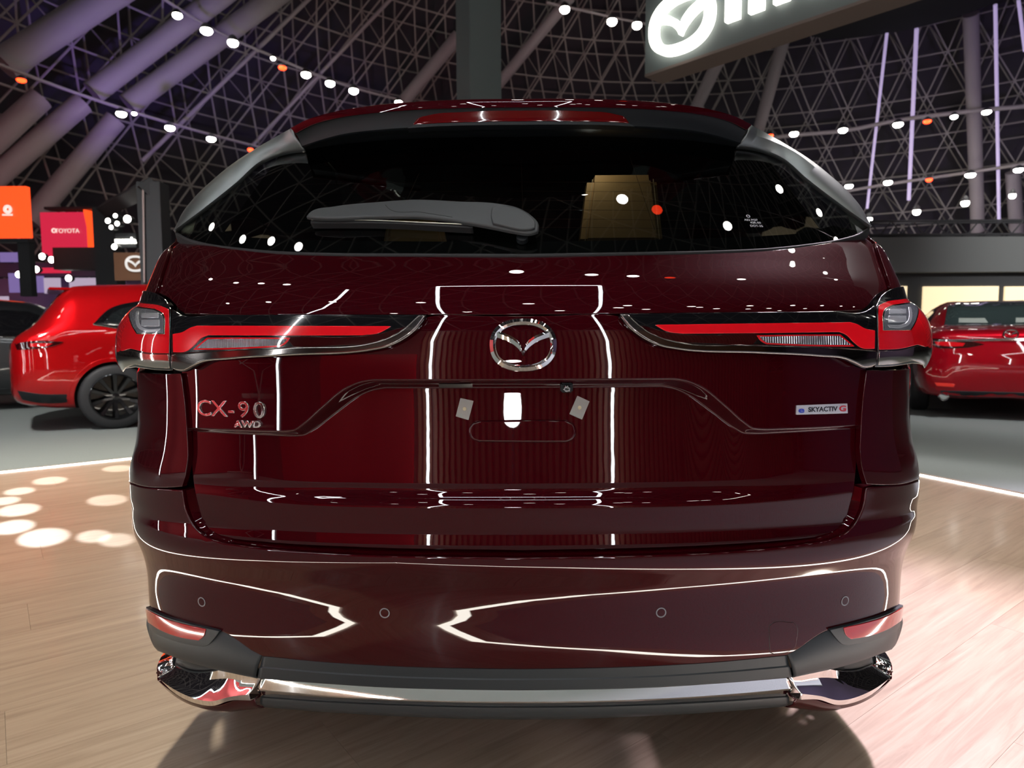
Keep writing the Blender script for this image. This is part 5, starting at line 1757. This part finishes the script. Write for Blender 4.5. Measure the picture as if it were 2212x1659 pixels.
# ------------------------------------------------------------------ other cars of the stand
def hull(name, st, m, parent, arches, ny=70, ns=30):
    """st rows: y, z_bottom, half width, z_shoulder, half width at shoulder, half width of roof, z_top"""
    S = np.array(st, float)
    y = np.unique(np.r_[np.linspace(S[0, 0], S[-1, 0], ny), S[:, 0], np.linspace(S[0, 0], S[0, 0] + .35, 14)])
    par = [pchip(S[:, 0], S[:, k], y) for k in range(1, 7)]
    rows = []
    for i, yy_ in enumerate(y):
        zb, w, zs, ws, wr_, zr = (q[i] for q in par)
        hgt_ = zs - zb
        sec = [(0, zb), (w * .72, zb), (w * .93, zb + .05), (w * .985, zb + .28 * hgt_), (w, zb + .55 * hgt_), (w * .99, zb + .8 * hgt_), (ws, zs),
               (ws * .66 + wr_ * .34, zs + .38 * (zr - zs)), (wr_ * 1.02, zs + .88 * (zr - zs)), (wr_ * .86, zs + .985 * (zr - zs)), (wr_ * .45, zr + .004), (0, zr + .008)]
        c = crom(sec, ns)
        half = np.stack([c[:, 0], np.full(ns, yy_), c[:, 1]], -1)
        half[0, 0] = 0; half[-1, 0] = 0
        rows.append(np.vstack([half, (half * (-1, 1, 1))[::-1][1:-1]]))
    V = np.array(rows); k, n = V.shape[:2]
    Fc = []
    for i in range(k - 1):
        for j in range(n):
            j2 = (j + 1) % n
            Fc.append((i * n + j, i * n + j2, (i + 1) * n + j2, (i + 1) * n + j))
    Fc.append(tuple(range(n))[::-1]); Fc.append(tuple(range((k - 1) * n, k * n)))
    o = mesh_obj(name, V.reshape(-1, 3), Fc, m, parent, smooth=55)
    cut = []
    for cy, r_ in arches:                      # wheel arches are cut out of the body
        for s in (-1, 1):
            c = lathe('cutter', [(r_, -.24), (r_, .24)], RUBBER, None, 40, 'x', loc=(s * .86, cy, r_ - .035))
            cut.append(c)
            md = o.modifiers.new('arch', 'BOOLEAN'); md.operation = 'DIFFERENCE'; md.object = c; md.solver = 'EXACT'; md.material_mode = 'TRANSFER'
    mw = o.matrix_world.copy(); par = o.parent; o.parent = None
    bpy.context.view_layer.update()
    me = bpy.data.meshes.new_from_object(o.evaluated_get(bpy.context.evaluated_depsgraph_get()))
    o.modifiers.clear(); o.data = me; o.parent = par
    me.shade_smooth(); me.set_sharp_from_angle(angle=math.radians(50))
    for c in cut:
        bpy.data.objects.remove(c)
    return o, BVHTree.FromPolygons([tuple(v) for v in V.reshape(-1, 3)], Fc)


def caster(bvh, kind, off, sgn=1):
    """pos(a, b): side -> (y, z) cast along x; back -> (x, z) cast along y; top -> (x, y) cast down"""
    def pos(a, b):
        out = np.zeros((len(a), 3))
        for i, (u, v) in enumerate(zip(a, b)):
            if kind == 'side':
                o, d = Vector((2 * sgn, u, v)), Vector((-sgn, 0, 0))
            elif kind == 'back':
                o, d = Vector((u, -2, v)), Vector((0, 1, 0))
            else:
                o, d = Vector((u, v, 4)), Vector((0, 0, -1))
            h = bvh.ray_cast(o, d)
            if h[0] is None:
                h = bvh.find_nearest(o + d * 1.2)
            p = h[0] - d * off
            out[i] = p
        return out
    return pos


def side_panel(name, bvh, poly, m, parent, off=.006, sgn=1, h=.06, edge=(.004, .008), step=.05):
    q = path(*poly, step=step)
    if sgn < 0:
        q = q[::-1]
    return panel(name, caster(bvh, 'side', off, sgn), q, m, parent, h=h, edge=edge, sx=1.0, flip=sgn < 0)


def back_panel(name, bvh, poly, m, parent, off=.006, h=.05, edge=(.004, .008), step=.04):
    return panel(name, caster(bvh, 'back', off), path(*poly, step=step), m, parent, h=h, edge=edge, sx=1.0)


def arc(cy, cz_, r, a0, a1, n=16):
    return [(cy + r * math.cos(math.radians(t)), cz_ + r * math.sin(math.radians(t))) for t in np.linspace(a0, a1, n)]


SUV_ST = [(0, .42, .66, .80, .64, .58, .88), (.03, .36, .80, .94, .78, .68, 1.00), (.10, .32, .88, 1.01, .86, .70, 1.08), (.22, .29, .925, 1.06, .90, .68, 1.17),
          (.40, .26, .94, 1.085, .915, .65, 1.40), (.52, .25, .943, 1.09, .92, .64, 1.55), (.64, .24, .945, 1.095, .92, .64, 1.625), (1.0, .23, .945, 1.095, .92, .645, 1.655),
          (1.8, .23, .945, 1.07, .92, .65, 1.685), (2.4, .23, .945, 1.04, .92, .64, 1.65), (2.9, .23, .94, 1.02, .91, .62, 1.45), (3.35, .24, .935, 1.00, .90, .66, 1.13),
          (4.0, .25, .92, .97, .87, .62, 1.03), (4.45, .28, .87, .88, .80, .55, .92), (4.66, .32, .76, .74, .68, .45, .77), (4.74, .40, .60, .62, .55, .35, .64)]


def show_suv(name, label, loc, rz, paint, detail=True):
    root = empty(name, loc, rz); tag(root, label, 'car')
    b, bv = hull('body', SUV_ST, paint, root, ((.97, .405), (3.80, .405)))
    for sgn in ((1, -1) if detail else (1,)):
        wn = side_panel('side_window', bv, [[(.80, 1.205), (.95, 1.36), (1.30, 1.47), (2.0, 1.52), (2.45, 1.50)], [(2.45, 1.50), (2.75, 1.36), (3.05, 1.14)], [(3.05, 1.14), (2.0, 1.13), (1.10, 1.15), (.80, 1.205)]], GLOSSBLK, root, .006, sgn, .07)
        side_panel('quarter_glass', bv, [[(.90, 1.22), (1.02, 1.34), (1.30, 1.42)], [(1.30, 1.42), (1.22, 1.19)], [(1.22, 1.19), (.90, 1.22)]], SIDEGLASS2, root, .010, sgn, .05)
        side_panel('door_glass', bv, [[(1.33, 1.43), (1.9, 1.47), (1.9, 1.17), (1.27, 1.18)], [(1.27, 1.18), (1.33, 1.43)]], SIDEGLASS2, root, .010, sgn, .07)
        side_panel('window_moulding', bv, [[(.79, 1.19), (1.1, 1.135), (2.0, 1.115), (3.05, 1.12)], [(3.05, 1.12), (3.05, 1.135)], [(3.05, 1.135), (2.0, 1.13), (1.1, 1.15), (.79, 1.205)], [(.79, 1.205), (.79, 1.19)]], DCHROME, root, .012, sgn, .06)
        for cy in (.97, 3.80):
            side_panel('arch_lip', bv, [arc(cy, .37, .445, 195, -15, 30), [arc(cy, .37, .445, -15, -15, 1)[0], arc(cy, .37, .405, -18, -18, 1)[0]], arc(cy, .37, .405, -18, 198, 30), [arc(cy, .37, .405, 198, 198, 1)[0], arc(cy, .37, .445, 195, 195, 1)[0]]], paint, root, .010, sgn, .05)
        side_panel('sill_cladding', bv, [[(1.45, .34), (3.3, .33)], [(3.3, .33), (3.28, .27)], [(3.28, .27), (1.48, .28)], [(1.48, .28), (1.45, .34)]], BLACKPL, root, .006, sgn, .06)
        side_panel('lamp_corner', bv, [[(.06, .985), (.20, 1.01), (.50, 1.00)], [(.50, 1.00), (.42, .965), (.25, .935), (.08, .925)], [(.08, .925), (.06, .985)]], DARKLENS, root, .012, sgn, .03)
        side_panel('lamp_red', bv, [[(.20, .985), (.40, .985)], [(.40, .985), (.36, .962), (.20, .955)], [(.20, .955), (.20, .985)]], REDLENS, root, .016, sgn, .03)
        side_panel('corner_cladding', bv, [[(.06, .48), (.3, .43), (.5, .42)], [(.5, .42), (.5, .33)], [(.5, .33), (.3, .33), (.10, .38)], [(.10, .38), (.06, .48)]], BLACKPL, root, .006, sgn, .05)
    top = [[(-.60, 1.14), (-.56, 1.30), (-.50, 1.50), (-.44, 1.545)], [(-.44, 1.545), (0, 1.56), (.44, 1.545)], [(.44, 1.545), (.50, 1.50), (.56, 1.30), (.60, 1.14)], [(.60, 1.14), (0, 1.13), (-.60, 1.14)]]
    back_panel('rear_glass', bv, top[::1], SIDEGLASS2, root, .010)
    back_panel('tail_lamp_bar', bv, [[(-.70, .975), (0, .985), (.70, .975)], [(.70, .975), (.70, .925)], [(.70, .925), (0, .935), (-.70, .925)], [(-.70, .925), (-.70, .975)]], DARKLENS, root, .010)
    back_panel('plate_recess', bv, [[(-.28, .86), (.28, .86)], [(.28, .86), (.26, .70)], [(.26, .70), (-.26, .70)], [(-.26, .70), (-.28, .86)]], GLOSSBLK, root, .006)
    sp = box('tail_spoiler', (0, .55, 1.597), (1.14, .32, .032), paint, root, bevel=.012)
    for x, y, f in ((.815, .97, 1), (.815, 3.80, 1), (-.815, .97, -1), (-.815, 3.80, -1)):
        w_ = wheel('wheel', .37, .25, root, RIMDARK, 10, rim_frac=.72, face=f); w_.location = (x + f * .02, y, .37)
    return root


SIDEGLASS2 = mat('privacy_glass', (.010, .012, .013), .04, 0.0, 1.0, .01)
RZ = -math.radians(55)
wp = Pz(254, 926, ZF)
oX, oY = .93, .97
lx = oX * math.cos(RZ) - oY * math.sin(RZ); ly = oX * math.sin(RZ) + oY * math.cos(RZ)
SC = 1.07
lx *= SC; ly *= SC
rd = show_suv('suv_car', 'bright red SUV with black wheels parked on the carpet at the left', (wp[0] - lx, wp[1] - ly, ZF), RZ, RED)
rd.scale = (SC,) * 3
show_suv('suv_car', 'black car peeking out behind the bright red SUV at the far left edge', (wp[0] - lx - 3.6, wp[1] - ly + 1.2, ZF), RZ, DARKPAINT, detail=False)

SED_ST = [(0, .40, .62, .72, .60, .55, .80), (.03, .30, .76, .90, .74, .66, 1.00), (.10, .27, .85, .96, .82, .68, 1.055), (.28, .25, .90, .98, .865, .66, 1.085),
          (.60, .23, .915, .98, .885, .62, 1.12), (.80, .22, .92, .975, .885, .58, 1.20), (1.15, .21, .92, .97, .885, .56, 1.36), (1.55, .21, .92, .965, .885, .56, 1.43), (2.1, .21, .92, .955, .885, .57, 1.455),
          (2.7, .21, .92, .945, .88, .56, 1.38), (3.15, .21, .915, .93, .87, .58, 1.16), (3.5, .22, .91, .91, .86, .62, .99), (4.2, .23, .90, .84, .82, .56, .89), (4.65, .27, .82, .72, .72, .48, .74), (4.84, .36, .62, .58, .55, .36, .60)]


def show_sedan(name, label, loc, rz, paint):
    root = empty(name, loc, rz); tag(root, label, 'car')
    b, bv = hull('body', SED_ST, paint, root, ((1.05, .375), (3.88, .375)))
    pos = caster(bv, 'top', .008)
    q = path([(-.60, .60), (0, .52), (.60, .60)], [(.60, .60), (.55, 1.0), (.50, 1.34)], [(.50, 1.34), (0, 1.40), (-.50, 1.34)], [(-.50, 1.34), (-.55, 1.0), (-.60, .60)], step=.05)
    panel('rear_glass', pos, q, mat('teal_dark_glass', (.030, .045, .045), .04, 0, 1.0, .01), root, h=.05, edge=(.004, .008), sx=1.0)
    for s in (-1, 1):
        # seen through the back glass: pale parcel-shelf patches
        qq = np.array([(s * .14, .66), (s * .44, .68), (s * .43, .80), (s * .16, .79)])
        panel('pale_headrest', caster(bv, 'top', .0095), path(*[[qq[i], qq[(i + 1) % 4]] for i in range(4)], step=.05), mat('pale_seat', (.32, .36, .33), .5, 0, 1.0, .02), root, h=.05, edge=(.002, .003), sx=1.0)
        side_panel('side_window', bv, [[(.95, 1.02), (1.15, 1.19), (1.5, 1.32), (2.2, 1.36)], [(2.2, 1.36), (2.75, 1.26), (3.1, 1.02)], [(3.1, 1.02), (2.0, 1.01), (.95, 1.02)]], SIDEGLASS2, root, .006, s, .06)
        side_panel('window_moulding', bv, [[(.95, 1.00), (2.0, .99), (3.1, 1.0)], [(3.1, 1.0), (3.1, 1.015)], [(3.1, 1.015), (2.0, 1.008), (.95, 1.018)], [(.95, 1.018), (.95, 1.0)]], CHROME, root, .012, s, .06)
        L = [(.25, .90), (.40, .935), (.60, .955), (.76, .965)]
        L2 = [(.78, .935), (.74, .875), (.58, .855), (.40, .865)]
        f = (lambda a: [(s * x, z) for x, z in a])
        poly = [f(L), f([L[-1], L2[0]]), f(L2), f([L2[-1], L[0]])]
        back_panel('tail_lamp', bv, poly, DARKLENS, root, .010, .04)
        rr = [(.44, .91), (.60, .925), (.74, .93)]; r2 = [(.72, .89), (.58, .875), (.46, .88)]
        back_panel('tail_lamp_red', bv, [f(rr), f([rr[-1], r2[0]]), f(r2), f([r2[-1], rr[0]])], REDLENS, root, .016, .03)
        rf_ = [(.52, .425), (.72, .435)]; rf2 = [(.70, .40), (.53, .392)]
        back_panel('bumper_reflector', bv, [f(rf_), f([rf_[-1], rf2[0]]), f(rf2), f([rf2[-1], rf_[0]])], mat('bright_reflector', (.75, .03, .02), .2, 0, 1), root, .010, .03)
        o = lathe('exhaust_tip', [(.040, .04), (.052, .0), (.056, .01), (.056, .16)], CHROME, root, 20, 'y'); o.location = (s * .62, .02, .275)
        o2 = lathe('exhaust_bore', [(.001, .05), (.041, .05), (.041, .06)], RUBBER, o, 20, 'y')
    back_panel('chrome_strip', bv, [[(-.80, .945), (-.45, .955), (0, .965), (.45, .955), (.80, .945)], [(.80, .945), (.80, .93)], [(.80, .93), (.45, .938), (0, .945), (-.45, .938), (-.80, .93)], [(-.80, .93), (-.80, .945)]], CHROME, root, .018, .03)
    back_panel('plate_recess', bv, [[(-.34, .86), (0, .875), (.34, .86)], [(.34, .86), (.30, .70)], [(.30, .70), (-.30, .70)], [(-.30, .70), (-.34, .86)]], paint, root, -.012, .04)
    back_panel('lower_diffuser', bv, [[(-.66, .34), (0, .345), (.66, .34)], [(.66, .34), (.62, .25)], [(.62, .25), (-.62, .25)], [(-.62, .25), (-.66, .34)]], BLACKPL, root, .008, .05)
    o = emblem('emblem', .00105, CHROME, root); frame_at(o, (0, .018, 1.015), (0, -1, .35))
    for x, y, f in ((.80, 1.05, 1), (.80, 3.88, 1), (-.80, 1.05, -1), (-.80, 3.88, -1)):
        w_ = wheel('wheel', .34, .22, root, RIMSILV, 10, rim_frac=.72, face=f); w_.location = (x + f * .02, y, .34)
    return root


RZ2 = -math.radians(27)
ep = Py(2185, 712, 7.0)
sd = show_sedan('sedan_car', 'crystal red sedan seen from behind at the right edge', (ep[0], ep[1], ZF), RZ2, RED2)
sd.scale = (1.08,) * 3
